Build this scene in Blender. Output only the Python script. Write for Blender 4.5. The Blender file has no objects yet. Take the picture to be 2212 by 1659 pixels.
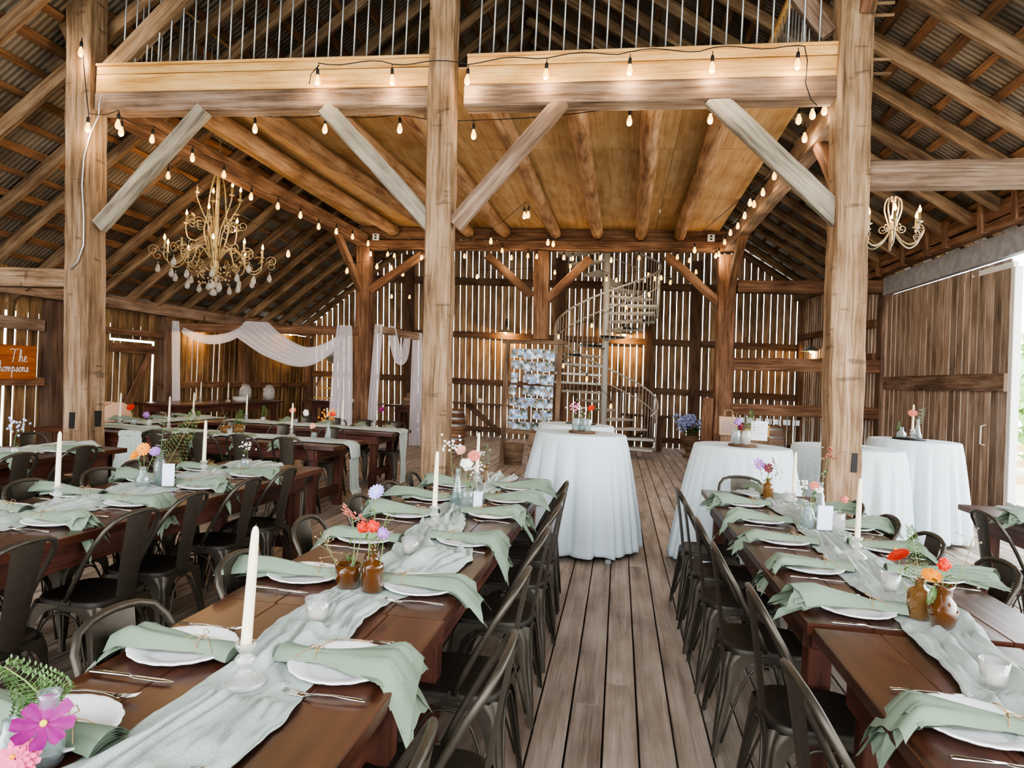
import bpy, math, random
from mathutils import Vector, Matrix, noise
random.seed(7)
PI = math.pi
C = bpy.context.scene.collection
sin, cos, rad = math.sin, math.cos, math.radians

# ------------------------------------------------------------------ camera
CAMZ = 1.55
F = 1500.0
YAW, ROLL, PITCH = math.atan(232 / 1500), rad(2.9), rad(-0.24)
fwd = Vector((-sin(YAW) * cos(PITCH), cos(YAW) * cos(PITCH), sin(PITCH)))
rgt = Vector((cos(YAW), sin(YAW), 0))
upv = rgt.cross(fwd)
cr = rgt * cos(ROLL) + upv * sin(ROLL)
cu = upv * cos(ROLL) - rgt * sin(ROLL)
cam = bpy.data.cameras.new('camera')
co = bpy.data.objects.new('camera', cam)
C.objects.link(co)
co.matrix_world = Matrix(((cr.x, cu.x, -fwd.x, 0), (cr.y, cu.y, -fwd.y, 0), (cr.z, cu.z, -fwd.z, CAMZ), (0, 0, 0, 1)))
cam.sensor_width = 36
cam.lens = 36 * F / 2212
cam.clip_start = 0.05
bpy.context.scene.camera = co


def ray(x, y):
    return cr * (x - 1106) - cu * (y - 829.5) + fwd * F


def atz(x, y, z):
    r = ray(x, y)
    return Vector((0, 0, CAMZ)) + r * ((z - CAMZ) / r.z)


def aty(x, y, Y):
    r = ray(x, y)
    return Vector((0, 0, CAMZ)) + r * (Y / r.y)


def atx(x, y, X):
    r = ray(x, y)
    return Vector((0, 0, CAMZ)) + r * (X / r.x)


def lean(x):
    return 0.0285 - 0.0026 * x


def roofz(x):
    return min(2.95 + .8 * (x + 8.8), 4.24 + .64 * (4.5 - x))


def nz(x, y=0., z=0.):
    return noise.noise(Vector((x, y, z)))


# ------------------------------------------------------------------ mesh builder
class MB:
    def __init__(s):
        s.v, s.f, s.uv, s.r, s.sm, s.mi = [], [], [], [], [], []

    def face(s, idx, uvs=None, r=0.5, smooth=False, mi=0):
        s.f.append(tuple(idx))
        s.uv.extend(uvs if uvs else [(0., 0.)] * len(idx))
        s.r.append(r)
        s.sm.append(smooth)
        s.mi.append(mi)

    def grid(s, nu, nv, fn, cu=False, cv=False, smooth=True, r=None, uvs=(1., 1.), mi=0, flip=False):
        b = len(s.v)
        r = random.random() if r is None else r
        for i in range(nu):
            for j in range(nv):
                s.v.append(tuple(fn(i / (nu if cu else nu - 1), j / (nv if cv else nv - 1))))
        for i in range(nu if cu else nu - 1):
            for j in range(nv if cv else nv - 1):
                i2, j2 = (i + 1) % nu, (j + 1) % nv
                q = [b + i * nv + j, b + i2 * nv + j, b + i2 * nv + j2, b + i * nv + j2]
                u = [(i / nu * uvs[0], j / nv * uvs[1]), ((i + 1) / nu * uvs[0], j / nv * uvs[1]),
                     ((i + 1) / nu * uvs[0], (j + 1) / nv * uvs[1]), (i / nu * uvs[0], (j + 1) / nv * uvs[1])]
                if flip:
                    q.reverse(); u.reverse()
                s.face(q, u, r, smooth, mi)
        return s

    def sweep(s, pts, secs, r=None, smooth=False, cap=True, mi=0, ulen=True):
        """pts: centres; secs: list (per pt) of list of world offsets (closed loop)."""
        b = len(s.v)
        n = len(secs[0])
        r = random.random() if r is None else r
        off, offv = random.random() * 20, random.random() * 5
        us = [0.]
        for i in range(1, len(pts)):
            us.append(us[-1] + (Vector(pts[i]) - Vector(pts[i - 1])).length)
        per = [0.]
        for j in range(n):
            per.append(per[-1] + (Vector(secs[0][(j + 1) % n]) - Vector(secs[0][j])).length)
        for p, sc in zip(pts, secs):
            for o in sc:
                s.v.append((p[0] + o[0], p[1] + o[1], p[2] + o[2]))
        for i in range(len(pts) - 1):
            for j in range(n):
                j2 = (j + 1) % n
                s.face([b + i * n + j, b + i * n + j2, b + (i + 1) * n + j2, b + (i + 1) * n + j],
                       [(us[i] + off, per[j] + offv), (us[i] + off, per[j + 1] + offv), (us[i + 1] + off, per[j + 1] + offv), (us[i + 1] + off, per[j] + offv)], r, smooth, mi)
        if cap:
            e = b + (len(pts) - 1) * n
            cuv = [(off + .02 * k, offv + .05 * k) for k in range(n)]
            s.face([b + j for j in reversed(range(n))], cuv, r, False, mi)
            s.face([e + j for j in range(n)], cuv, r, False, mi)
        return s

    def beam(s, p0, p1, w, h, side=None, jit=0., nseg=1, ch=.006, r=None, bow=0., mi=0):
        """timber of width w (along 'side') and height h between two points"""
        p0, p1 = Vector(p0), Vector(p1)
        d = (p1 - p0).normalized()
        if side is None:
            side = d.cross(Vector((0, 0, 1)))
            if side.length < .05:
                side = Vector((1, 0, 0))
        side = Vector(side)
        side = (side - d * side.dot(d)).normalized()
        up = side.cross(d).normalized()
        pts, secs = [], []
        sd = random.random() * 100
        ch = min(ch, w * .3, h * .3)
        a, c = w / 2, h / 2
        base = [(-a + ch, -c), (a - ch, -c), (a, -c + ch), (a, c - ch), (a - ch, c), (-a + ch, c), (-a, c - ch), (-a, -c + ch)]
        L = (p1 - p0).length
        for i in range(nseg + 1):
            t = i / nseg
            pts.append(p0.lerp(p1, t) + up * bow * sin(PI * t))
            sc = []
            for k, (x, y) in enumerate(base):
                if jit:
                    q = k // 2
                    x += jit * nz(sd + t * L * 1.7, q * 3.1, 1) + jit * .5 * nz(sd + t * L * 6, k * 2.7, 2)
                    y += jit * nz(sd + t * L * 1.7, q * 3.1, 7) + jit * .5 * nz(sd + t * L * 6, k * 2.7, 8)
                sc.append(side * x + up * y)
            secs.append(sc)
        return s.sweep(pts, secs, r, False, True, mi)

    def box(s, c, sz, r=None, mi=0, ch=.004):
        """axis box, grain along its longest axis"""
        c = Vector(c)
        k = max(range(3), key=lambda i: sz[i])
        e = Vector((0, 0, 0)); e[k] = sz[k] / 2
        if k == 2:
            return s.beam(c - e, c + e, sz[0], sz[1], side=(1, 0, 0), ch=ch, r=r, mi=mi)
        if k == 0:
            return s.beam(c - e, c + e, sz[1], sz[2], side=(0, 1, 0), ch=ch, r=r, mi=mi)
        return s.beam(c - e, c + e, sz[0], sz[2], side=(1, 0, 0), ch=ch, r=r, mi=mi)

    def tube(s, path, rad_, seg=8, cap=True, r=None, mi=0, flat=1.0):
        path = [Vector(p) for p in path]
        n = len(path)
        rr = rad_ if isinstance(rad_, (list, tuple)) else [rad_] * n
        pts, secs = [], []
        prev = None
        for i in range(n):
            t = (path[min(i + 1, n - 1)] - path[max(i - 1, 0)])
            t = t.normalized() if t.length > 1e-9 else Vector((0, 0, 1))
            if prev is None:
                a = Vector((0, 0, 1)) if abs(t.z) < .9 else Vector((1, 0, 0))
                nrm = (a - t * a.dot(t)).normalized()
            else:
                nrm = (prev - t * prev.dot(t))
                nrm = nrm.normalized() if nrm.length > 1e-6 else prev
            prev = nrm
            bn = t.cross(nrm)
            pts.append(path[i])
            secs.append([(nrm * cos(2 * PI * k / seg) * flat + bn * sin(2 * PI * k / seg)) * rr[i] for k in range(seg)])
        return s.sweep(pts, secs, r, True, cap, mi)

    def lathe(s, prof, seg=24, c=(0, 0, 0), mod=None, r=None, mi=0, capb=False, capt=False):
        b = len(s.v)
        r = random.random() if r is None else r
        n = len(prof)
        for i, (ra, z) in enumerate(prof):
            for k in range(seg):
                th = 2 * PI * k / seg
                q = ra * (mod(th, i / (n - 1)) if mod else 1.)
                s.v.append((c[0] + q * cos(th), c[1] + q * sin(th), c[2] + z))
        for i in range(n - 1):
            for k in range(seg):
                k2 = (k + 1) % seg
                s.face([b + i * seg + k, b + i * seg + k2, b + (i + 1) * seg + k2, b + (i + 1) * seg + k],
                       [(k / seg, i / n), ((k + 1) / seg, i / n), ((k + 1) / seg, (i + 1) / n), (k / seg, (i + 1) / n)], r, True, mi)
        if capb:
            s.face([b + k for k in reversed(range(seg))], None, r, False, mi)
        if capt:
            s.face([b + (n - 1) * seg + k for k in range(seg)], None, r, False, mi)
        return s

    def ball(s, c, ra, seg=10, rings=6, sc=(1, 1, 1), r=None, mi=0):
        c = Vector(c)
        return s.grid(rings + 1, seg, lambda u, v: (c.x + ra * sc[0] * sin(PI * u) * cos(2 * PI * v), c.y + ra * sc[1] * sin(PI * u) * sin(2 * PI * v), c.z - ra * sc[2] * cos(PI * u)), cv=True, r=r, mi=mi, flip=True)

    def xform(s, m, start=0):
        for i in range(start, len(s.v)):
            s.v[i] = tuple(m @ Vector(s.v[i]))
        return s


def obj(name, mb, mat, parent=None, label=None):
    me = bpy.data.meshes.new(name)
    me.from_pydata(mb.v, [], mb.f)
    uvl = me.uv_layers.new(name='UVMap')
    uvl.data.foreach_set('uv', [c for uv in mb.uv for c in uv])
    at = me.attributes.new('rnd', 'FLOAT', 'FACE')
    at.data.foreach_set('value', mb.r)
    me.polygons.foreach_set('use_smooth', mb.sm)
    mats = mat if isinstance(mat, (list, tuple)) else [mat]
    for m in mats:
        me.materials.append(m)
    if len(mats) > 1:
        me.polygons.foreach_set('material_index', mb.mi)
    me.update()
    o = bpy.data.objects.new(name, me)
    C.objects.link(o)
    if parent is not None:
        o.parent = parent
    if label:
        o['label'] = label
    return o


def tag(o, label=None, cat=None, group=None, kind=None):
    if label: o['label'] = label
    if cat: o['category'] = cat
    if group: o['group'] = group
    if kind: o['kind'] = kind
    return o


def struct(name, mb, mat):
    return tag(obj(name, mb, mat), kind='structure')


def thing(name, label, cat, loc=(0, 0, 0), rotz=0., group=None):
    o = bpy.data.objects.new(name, None)
    o.empty_display_size = .05
    C.objects.link(o)
    o.location = loc
    o.rotation_euler = (0, 0, rotz)
    return tag(o, label, cat, group)


def dup(root, loc=None, rotz=None, label=None, group=None):
    def rec(o, parent):
        c = o.copy()
        C.objects.link(c)
        if parent is not None: c.parent = parent
        for ch in o.children: rec(ch, c)
        return c
    r = rec(root, None)
    if loc is not None: r.location = loc
    if rotz is not None: r.rotation_euler = (0, 0, rotz)
    if label: r['label'] = label
    if group: r['group'] = group
    elif 'group' in r: del r['group']
    return r


class Proto:
    """first call uses the prototype itself, later calls copy it"""
    def __init__(s, make): s.make, s.o = make, None

    def put(s, loc, rotz=0., label=None, group=None):
        if s.o is None:
            s.o = s.make()
            s.o.location = loc
            s.o.rotation_euler = (0, 0, rotz)
            if label: s.o['label'] = label
            if group: s.o['group'] = group
            return s.o
        return dup(s.o, loc, rotz, label, group)


# ------------------------------------------------------------------ materials
def lin(h):
    h = h.lstrip('#')
    o = []
    for i in (0, 2, 4):
        c = int(h[i:i + 2], 16) / 255
        o.append(c / 12.92 if c <= .04045 else ((c + .055) / 1.055) ** 2.4)
    return (*o, 1.)


def newmat(name):
    m = bpy.data.materials.new(name)
    m.use_nodes = True
    nt = m.node_tree
    return m, nt, nt.nodes['Principled BSDF'], nt.nodes.new, nt.links.new


def wood(name, dark, mid, light, su=1.6, sv=22., rough=.75, bump=.25, var=.35, spec=.3, crack=.5, nick=0.):
    m, nt, b, N, L = newmat(name)
    uv = N('ShaderNodeUVMap'); uv.uv_map = 'UVMap'
    at = N('ShaderNodeAttribute'); at.attribute_name = 'rnd'
    mp = N('ShaderNodeMapping'); mp.inputs['Scale'].default_value = (su, sv, 1)
    L(uv.outputs[0], mp.inputs[0])
    cmb = N('ShaderNodeCombineXYZ'); L(at.outputs['Fac'], cmb.inputs[2])
    sc = N('ShaderNodeVectorMath'); sc.operation = 'SCALE'; sc.inputs['Scale'].default_value = 37.
    L(cmb.outputs[0], sc.inputs[0])
    ad = N('ShaderNodeVectorMath'); ad.operation = 'ADD'
    L(mp.outputs[0], ad.inputs[0]); L(sc.outputs[0], ad.inputs[1])
    n1 = N('ShaderNodeTexNoise'); n1.inputs['Scale'].default_value = 1.; n1.inputs['Detail'].default_value = 7; n1.inputs['Roughness'].default_value = .65; n1.inputs['Distortion'].default_value = .6
    L(ad.outputs[0], n1.inputs['Vector'])
    mp2 = N('ShaderNodeMapping'); mp2.inputs['Scale'].default_value = (1.3, 3.0, 1)
    L(uv.outputs[0], mp2.inputs[0])
    n2 = N('ShaderNodeTexNoise'); n2.inputs['Scale'].default_value = 1.3; n2.inputs['Detail'].default_value = 3
    L(mp2.outputs[0], n2.inputs['Vector'])
    mix = N('ShaderNodeMath'); mix.operation = 'MULTIPLY_ADD'; mix.inputs[1].default_value = .58
    L(n1.outputs[0], mix.inputs[0])
    mu = N('ShaderNodeMath'); mu.operation = 'MULTIPLY'; mu.inputs[1].default_value = .42; L(n2.outputs[0], mu.inputs[0])
    L(mu.outputs[0], mix.inputs[2])
    rp = N('ShaderNodeValToRGB')
    e = rp.color_ramp.elements
    e[0].position, e[0].color = .36, lin(dark)
    e[1].position, e[1].color = .65, lin(light)
    k = e.new(.49); k.color = lin(mid)
    L(mix.outputs[0], rp.inputs[0])
    hs = N('ShaderNodeHueSaturation')
    vv = N('ShaderNodeMapRange'); vv.inputs['To Min'].default_value = 1 - var; vv.inputs['To Max'].default_value = 1 + var * .7
    L(at.outputs['Fac'], vv.inputs[0]); L(vv.outputs[0], hs.inputs['Value']); L(rp.outputs[0], hs.inputs['Color'])
    mp3 = N('ShaderNodeMapping'); mp3.inputs['Scale'].default_value = (su * .9, sv * 2.4, 1)
    L(uv.outputs[0], mp3.inputs[0])
    n3 = N('ShaderNodeTexNoise'); n3.inputs['Scale'].default_value = 1.; n3.inputs['Detail'].default_value = 4; n3.inputs['Roughness'].default_value = .7; n3.inputs['Distortion'].default_value = .3
    L(mp3.outputs[0], n3.inputs['Vector'])
    cr3 = N('ShaderNodeMapRange'); cr3.inputs['From Min'].default_value = .33; cr3.inputs['From Max'].default_value = .44; cr3.inputs['To Min'].default_value = 1 - crack; cr3.inputs['To Max'].default_value = 1.
    L(n3.outputs[0], cr3.inputs[0])
    dk = N('ShaderNodeMix'); dk.data_type = 'RGBA'; dk.blend_type = 'MULTIPLY'; dk.inputs[0].default_value = 1.
    L(hs.outputs[0], dk.inputs[6]); L(cr3.outputs[0], dk.inputs[7])
    last = dk.outputs[2]
    if nick:
        mp4 = N('ShaderNodeMapping'); mp4.inputs['Scale'].default_value = (13, 3.2, 1)
        L(uv.outputs[0], mp4.inputs[0])
        n4 = N('ShaderNodeTexNoise'); n4.inputs['Scale'].default_value = 1.; n4.inputs['Detail'].default_value = 2
        L(mp4.outputs[0], n4.inputs['Vector'])
        m4 = N('ShaderNodeMapRange'); m4.inputs['From Min'].default_value = .30; m4.inputs['From Max'].default_value = .37; m4.inputs['To Min'].default_value = 1 - nick; m4.inputs['To Max'].default_value = 1.
        L(n4.outputs[0], m4.inputs[0])
        d4 = N('ShaderNodeMix'); d4.data_type = 'RGBA'; d4.blend_type = 'MULTIPLY'; d4.inputs[0].default_value = 1.
        L(last, d4.inputs[6]); L(m4.outputs[0], d4.inputs[7]); last = d4.outputs[2]
    L(last, b.inputs['Base Color'])
    b.inputs['Roughness'].default_value = rough
    b.inputs['Specular IOR Level'].default_value = spec
    hsum = N('ShaderNodeMath'); hsum.operation = 'MULTIPLY_ADD'; hsum.inputs[1].default_value = .6
    L(cr3.outputs[0], hsum.inputs[0]); L(n1.outputs[0], hsum.inputs[2])
    bp = N('ShaderNodeBump'); bp.inputs['Strength'].default_value = bump; bp.inputs['Distance'].default_value = .02
    L(hsum.outputs[0], bp.inputs['Height']); L(bp.outputs[0], b.inputs['Normal'])
    return m


def plain(name, col, rough=.5, metal=0., spec=.5, emit=None, es=0., trans=0., ior=1.45, alpha=None, bump=0., bscale=60., var=0., sheen=0.):
    m, nt, b, N, L = newmat(name)
    c = lin(col) if isinstance(col, str) else (*col, 1.)
    b.inputs['Base Color'].default_value = c
    b.inputs['Roughness'].default_value = rough
    b.inputs['Metallic'].default_value = metal
    b.inputs['Specular IOR Level'].default_value = spec
    b.inputs['Transmission Weight'].default_value = trans
    b.inputs['IOR'].default_value = ior
    if sheen: b.inputs['Sheen Weight'].default_value = sheen
    if emit:
        b.inputs['Emission Color'].default_value = lin(emit)
        b.inputs['Emission Strength'].default_value = es
    if bump or var:
        tc = N('ShaderNodeTexCoord')
        n = N('ShaderNodeTexNoise'); n.inputs['Scale'].default_value = bscale; n.inputs['Detail'].default_value = 4
        L(tc.outputs['Object'], n.inputs['Vector'])
        if bump:
            bp = N('ShaderNodeBump'); bp.inputs['Strength'].default_value = bump; bp.inputs['Distance'].default_value = .005
            L(n.outputs[0], bp.inputs['Height']); L(bp.outputs[0], b.inputs['Normal'])
        if var:
            mr = N('ShaderNodeMapRange'); mr.inputs['From Min'].default_value = .3; mr.inputs['From Max'].default_value = .7
            mr.inputs['To Min'].default_value = 1 - var; mr.inputs['To Max'].default_value = 1 + var
            L(n.outputs[0], mr.inputs[0])
            hs = N('ShaderNodeHueSaturation'); hs.inputs['Color'].default_value = c
            L(mr.outputs[0], hs.inputs['Value']); L(hs.outputs[0], b.inputs['Base Color'])
    return m


def cloth(name, col, translucent=.35, transp=0., bump=.15, scale=220., var=.06):
    m, nt, b, N, L = newmat(name)
    b.inputs['Base Color'].default_value = lin(col)
    b.inputs['Roughness'].default_value = .9
    b.inputs['Specular IOR Level'].default_value = .1
    tc = N('ShaderNodeTexCoord')
    n = N('ShaderNodeTexNoise'); n.inputs['Scale'].default_value = scale; n.inputs['Detail'].default_value = 3
    L(tc.outputs['Object'], n.inputs['Vector'])
    n2 = N('ShaderNodeTexNoise'); n2.inputs['Scale'].default_value = 4.; n2.inputs['Detail'].default_value = 4
    L(tc.outputs['Object'], n2.inputs['Vector'])
    ma = N('ShaderNodeMath'); ma.operation = 'ADD'; L(n.outputs[0], ma.inputs[0]); L(n2.outputs[0], ma.inputs[1])
    mr = N('ShaderNodeMapRange'); mr.inputs['From Min'].default_value = .7; mr.inputs['From Max'].default_value = 1.3
    mr.inputs['To Min'].default_value = 1 - var; mr.inputs['To Max'].default_value = 1 + var
    L(ma.outputs[0], mr.inputs[0])
    hs = N('ShaderNodeHueSaturation'); hs.inputs['Color'].default_value = lin(col)
    L(mr.outputs[0], hs.inputs['Value']); L(hs.outputs[0], b.inputs['Base Color'])
    bp = N('ShaderNodeBump'); bp.inputs['Strength'].default_value = bump; bp.inputs['Distance'].default_value = .004
    L(n.outputs[0], bp.inputs['Height']); L(bp.outputs[0], b.inputs['Normal'])
    out = nt.nodes['Material Output']
    tr = N('ShaderNodeBsdfTranslucent'); L(hs.outputs[0], tr.inputs[0])
    mx = N('ShaderNodeMixShader'); mx.inputs[0].default_value = translucent
    L(b.outputs[0], mx.inputs[1]); L(tr.outputs[0], mx.inputs[2])
    last = mx
    if transp:
        tp = N('ShaderNodeBsdfTransparent')
        m2 = N('ShaderNodeMixShader'); m2.inputs[0].default_value = transp
        L(mx.outputs[0], m2.inputs[1]); L(tp.outputs[0], m2.inputs[2])
        last = m2
    L(last.outputs[0], out.inputs[0])
    return m


def glass(name, col, tint=.9, rough=.03):
    """thin blown glass: part clear-through, part tinted reflection"""
    m, nt, b, N, L = newmat(name)
    out = nt.nodes['Material Output']
    nt.nodes.remove(b)
    tp = N('ShaderNodeBsdfTransparent'); tp.inputs[0].default_value = lin(col)
    gl = N('ShaderNodeBsdfGlossy'); gl.inputs['Roughness'].default_value = rough; gl.inputs[0].default_value = (1, 1, 1, 1)
    fr = N('ShaderNodeLayerWeight'); fr.inputs[0].default_value = .22
    df = N('ShaderNodeBsdfDiffuse'); df.inputs[0].default_value = lin(col)
    m0 = N('ShaderNodeMixShader'); m0.inputs[0].default_value = 1 - tint
    L(tp.outputs[0], m0.inputs[1]); L(df.outputs[0], m0.inputs[2])
    mx = N('ShaderNodeMixShader')
    L(fr.outputs['Facing'], mx.inputs[0]); L(m0.outputs[0], mx.inputs[1]); L(gl.outputs[0], mx.inputs[2])
    L(mx.outputs[0], out.inputs[0])
    return m


M = {}
M['hewn'] = wood('hewn_timber', '#4f3c2b', '#856a50', '#b0947a', 1.5, 26, .85, .45, .12, nick=.45)
M['oldbeam'] = wood('old_beam', '#4a3a2e', '#7b6352', '#a08a78', 1.2, 24, .85, .4, .15)
M['brown'] = wood('brown_timber', '#402b1e', '#6e4e38', '#96735a', 1.4, 24, .8, .35, .18)
M['greybrace'] = wood('grey_brace', '#5c5247', '#8d8273', '#b4a996', 1.2, 16, .85, .4, .1)
M['fresh'] = wood('fresh_sawn_board', '#a9783f', '#cfa063', '#e0bb80', 1.0, 20, .7, .15, .12)
M['ply'] = wood('plywood', '#a67c4c', '#c39c6c', '#d6b588', .8, 14, .65, .08, .1, .3, .2)
M['log'] = wood('peeled_log', '#6f4c33', '#a37c5a', '#c6a283', 1.4, 14, .8, .5, .15)
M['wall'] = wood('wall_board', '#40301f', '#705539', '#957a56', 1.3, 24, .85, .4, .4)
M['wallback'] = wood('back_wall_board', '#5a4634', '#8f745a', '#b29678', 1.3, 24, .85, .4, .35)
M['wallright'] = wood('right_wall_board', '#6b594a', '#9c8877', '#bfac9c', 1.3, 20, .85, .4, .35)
M['girt'] = wood('dark_girt', '#3d2c22', '#614a3b', '#7c6352', 1.3, 24, .85, .4, .2)
M['rafter'] = wood('rafter', '#453426', '#775d46', '#a08468', 1.3, 20, .85, .4, .25)
M['lath'] = wood('lath', '#4a3524', '#745238', '#946e4e', 1.3, 20, .85, .4, .35)
M['floor'] = wood('floor_board', '#6c5d50', '#98887a', '#b9aa9b', .9, 16, .55, .3, .25, .4, .35)
M['table'] = wood('stained_table', '#27120a', '#412114', '#5a3322', 1.0, 18, .3, .06, .18, .5, .12)
M['tableleg'] = wood('stained_leg', '#2c140c', '#47251a', '#62392b', 1.2, 24, .5, .15, .15)
M['slab'] = wood('slab_wood', '#3a261a', '#5c4230', '#7a5c46', 2, 20, .6, .2, .1)
M['crate'] = wood('crate_wood', '#4c3a2c', '#755d49', '#96806a', 1.5, 20, .8, .3, .2)
M['signwood'] = wood('sign_wood', '#6e3513', '#95501f', '#b06a30', 1.2, 14, .6, .1, .1)
M['gun'] = plain('gunmetal_steel', '#484239', .46, .65, .5, bump=.04, bscale=30, var=.12)
M['gunseat'] = plain('gunmetal_seat', '#35312b', .5, .6, .5, bump=.05, bscale=20, var=.15)
M['galv'] = plain('galvanised_steel', '#b9bcc0', .4, .7, .5)
M['stair'] = plain('grey_steel', '#c4bfb6', .5, .25, .5)
M['header'] = plain('weathered_grey_steel', '#9a9da4', .6, .1, .4, bump=.1, bscale=8, var=.2)
M['roofm'] = None
M['black'] = plain('black_cord', '#15120f', .6)
M['blackmetal'] = plain('black_metal', '#1d1b19', .45, .4)
M['white'] = plain('white_paint', '#e6e4e0', .5)
M['china'] = plain('white_china', '#f1f0ee', .18, 0, .6)
M['silver'] = plain('silver', '#d9d6d0', .16, 1.)
M['wax'] = plain('ivory_wax', '#eedfc2', .45, 0, .4)
M['wax'].node_tree.nodes['Principled BSDF'].inputs['Subsurface Weight'].default_value = .15
M['wick'] = plain('wick', '#33291f', .9)
M['twine'] = plain('jute_twine', '#a78b66', .9, bump=.3, bscale=400)
M['linen'] = cloth('white_linen', '#cdd7da', .08, 0, .05, 260, .03)
M['napkin'] = cloth('sage_napkin', '#7e8c78', .12, 0, .05, 300, .05)
M['gauze'] = cloth('sage_gauze', '#c4cdc4', .3, 0, .4, 170, .14)
M['sheer'] = cloth('sheer_white', '#f6f2f8', .5, .2, .05, 200, .03)
M['glass'] = glass('clear_glass', '#eef3f3', .92)
M['crystal'] = glass('crystal', '#f0efec', .8)
M['amber'] = glass('amber_glass', '#7a4a22', .66, .08)
M['amberlight'] = glass('light_amber_glass', '#a67c48', .7, .08)
M['water'] = glass('water', '#dfe8e4', .95)
M['paper'] = plain('white_card', '#eef0f5', .8)
M['paperblue'] = plain('pale_blue_card', '#d7def0', .8)
M['ink'] = plain('ink', '#6d7a96', .8)
M['cream'] = plain('cream_enamel', '#978763', .42, .3, .5, var=.1, bscale=40)
M['champ'] = plain('champagne_metal', '#b29c78', .38, .55, .5, var=.15, bscale=50)
M['pewter'] = plain('pewter_metal', '#b3a68f', .35, .6, .5, var=.15, bscale=50)
M['bulb'] = plain('glowing_bulb', '#ffcc77', .3, emit='#ffc860', es=2.4)
M['flame'] = plain('glowing_flame_bulb', '#ffe0a0', .3, emit='#ffbf5c', es=16.)
M['lampglow'] = plain('lamp_glow', '#ffe8b0', .3, emit='#ffc86a', es=14.)
for k in ('bulb', 'flame', 'lampglow'):
    M[k].cycles.emission_sampling = 'NONE'
M['leaf'] = plain('green_leaf', '#4f6b38', .6, var=.3, bscale=30)
M['leafpale'] = plain('dusty_green_leaf', '#7f9482', .7, var=.2, bscale=30)
M['stem'] = plain('stem_green', '#6b7d45', .6)
M['dry'] = plain('dry_grass', '#a8926a', .8)
for n, c in dict(magenta='#7a0a60', pink='#e58aa8', hotpink='#d95a82', red='#c9301c', orange='#e58a1c', coral='#cf7a68', peach='#eaa590', purple='#9a6bb0', lilac='#a9a6dd', burgundy='#5d1023', whitef='#eeece4', yellow='#e8c53a', blue='#aab6e2').items():
    M['fl_' + n] = plain('petal_' + n, c, .6, var=.2, bscale=60)
M['hedge'] = plain('outdoor_leaf', '#a9cc86', .8, var=.35, bscale=5)
M['ground'] = plain('pale_ground', '#ddd5c0', .9, var=.15, bscale=2)
M['fence'] = plain('outdoor_fence', '#c9a978', .8)
M['grey'] = plain('grey_metal_shade', '#8c8f8d', .4, .6)
M['gold'] = plain('blond_wood', '#c99a52', .6)
M['blackglass'] = plain('dark_bottle', '#20262a', .2)
M['bag'] = plain('kraft_paper', '#b89a7d', .8, var=.1, bscale=50)
M['print'] = plain('bag_print', '#8a86a0', .8)
M['peachfab'] = plain('peach_fabric', '#d9b093', .9, bump=.2, bscale=200)


def roof_material():
    m, nt, b, N, L = newmat('corrugated_roof')
    tc = N('ShaderNodeTexCoord')
    w = N('ShaderNodeTexWave'); w.wave_type = 'BANDS'; w.bands_direction = 'Y'; w.inputs['Scale'].default_value = 4.2
    L(tc.outputs['Object'], w.inputs['Vector'])
    n = N('ShaderNodeTexNoise'); n.inputs['Scale'].default_value = 1.2; n.inputs['Detail'].default_value = 5
    L(tc.outputs['Object'], n.inputs['Vector'])
    r = N('ShaderNodeValToRGB')
    e = r.color_ramp.elements
    e[0].position, e[0].color = .35, lin('#564a3e')
    e[1].position, e[1].color = .7, lin('#a29688')
    L(n.outputs[0], r.inputs[0])
    mx = N('ShaderNodeMix'); mx.data_type = 'RGBA'; mx.blend_type = 'MULTIPLY'; mx.inputs[0].default_value = .45
    L(r.outputs[0], mx.inputs[6]); L(w.outputs[0], mx.inputs[7])
    L(mx.outputs[2], b.inputs['Base Color'])
    b.inputs['Roughness'].default_value = .55
    b.inputs['Metallic'].default_value = .3
    bp = N('ShaderNodeBump'); bp.inputs['Strength'].default_value = .6; bp.inputs['Distance'].default_value = .02
    L(w.outputs[0], bp.inputs['Height']); L(bp.outputs[0], b.inputs['Normal'])
    return m


def photo_material():
    m, nt, b, N, L = newmat('photo_print')
    tc = N('ShaderNodeTexCoord'); oi = N('ShaderNodeObjectInfo')
    ad = N('ShaderNodeVectorMath'); ad.operation = 'ADD'
    L(tc.outputs['Object'], ad.inputs[0]); 
    sc = N('ShaderNodeVectorMath'); sc.operation = 'SCALE'; sc.inputs['Scale'].default_value = 9.
    L(oi.outputs['Location'], sc.inputs[0]); L(sc.outputs[0], ad.inputs[1])
    n = N('ShaderNodeTexNoise'); n.inputs['Scale'].default_value = 11.; n.inputs['Detail'].default_value = 2
    L(ad.outputs[0], n.inputs['Vector'])
    r = N('ShaderNodeValToRGB')
    e = r.color_ramp.elements
    e[0].position, e[0].color = .36, lin('#1f2733')
    e[1].position, e[1].color = .66, lin('#f2f4f6')
    for p, c in ((.42, '#5d6f52'), (.47, '#b08a70'), (.52, '#3f7fc0'), (.57, '#8ab8de')):
        k = e.new(p); k.color = lin(c)
    L(n.outputs[0], r.inputs[0]); L(r.outputs[0], b.inputs['Base Color'])
    b.inputs['Roughness'].default_value = .35
    return m


M['roofm'] = roof_material()
M['photo'] = photo_material()
M['runnercloth'] = M['gauze']

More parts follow.
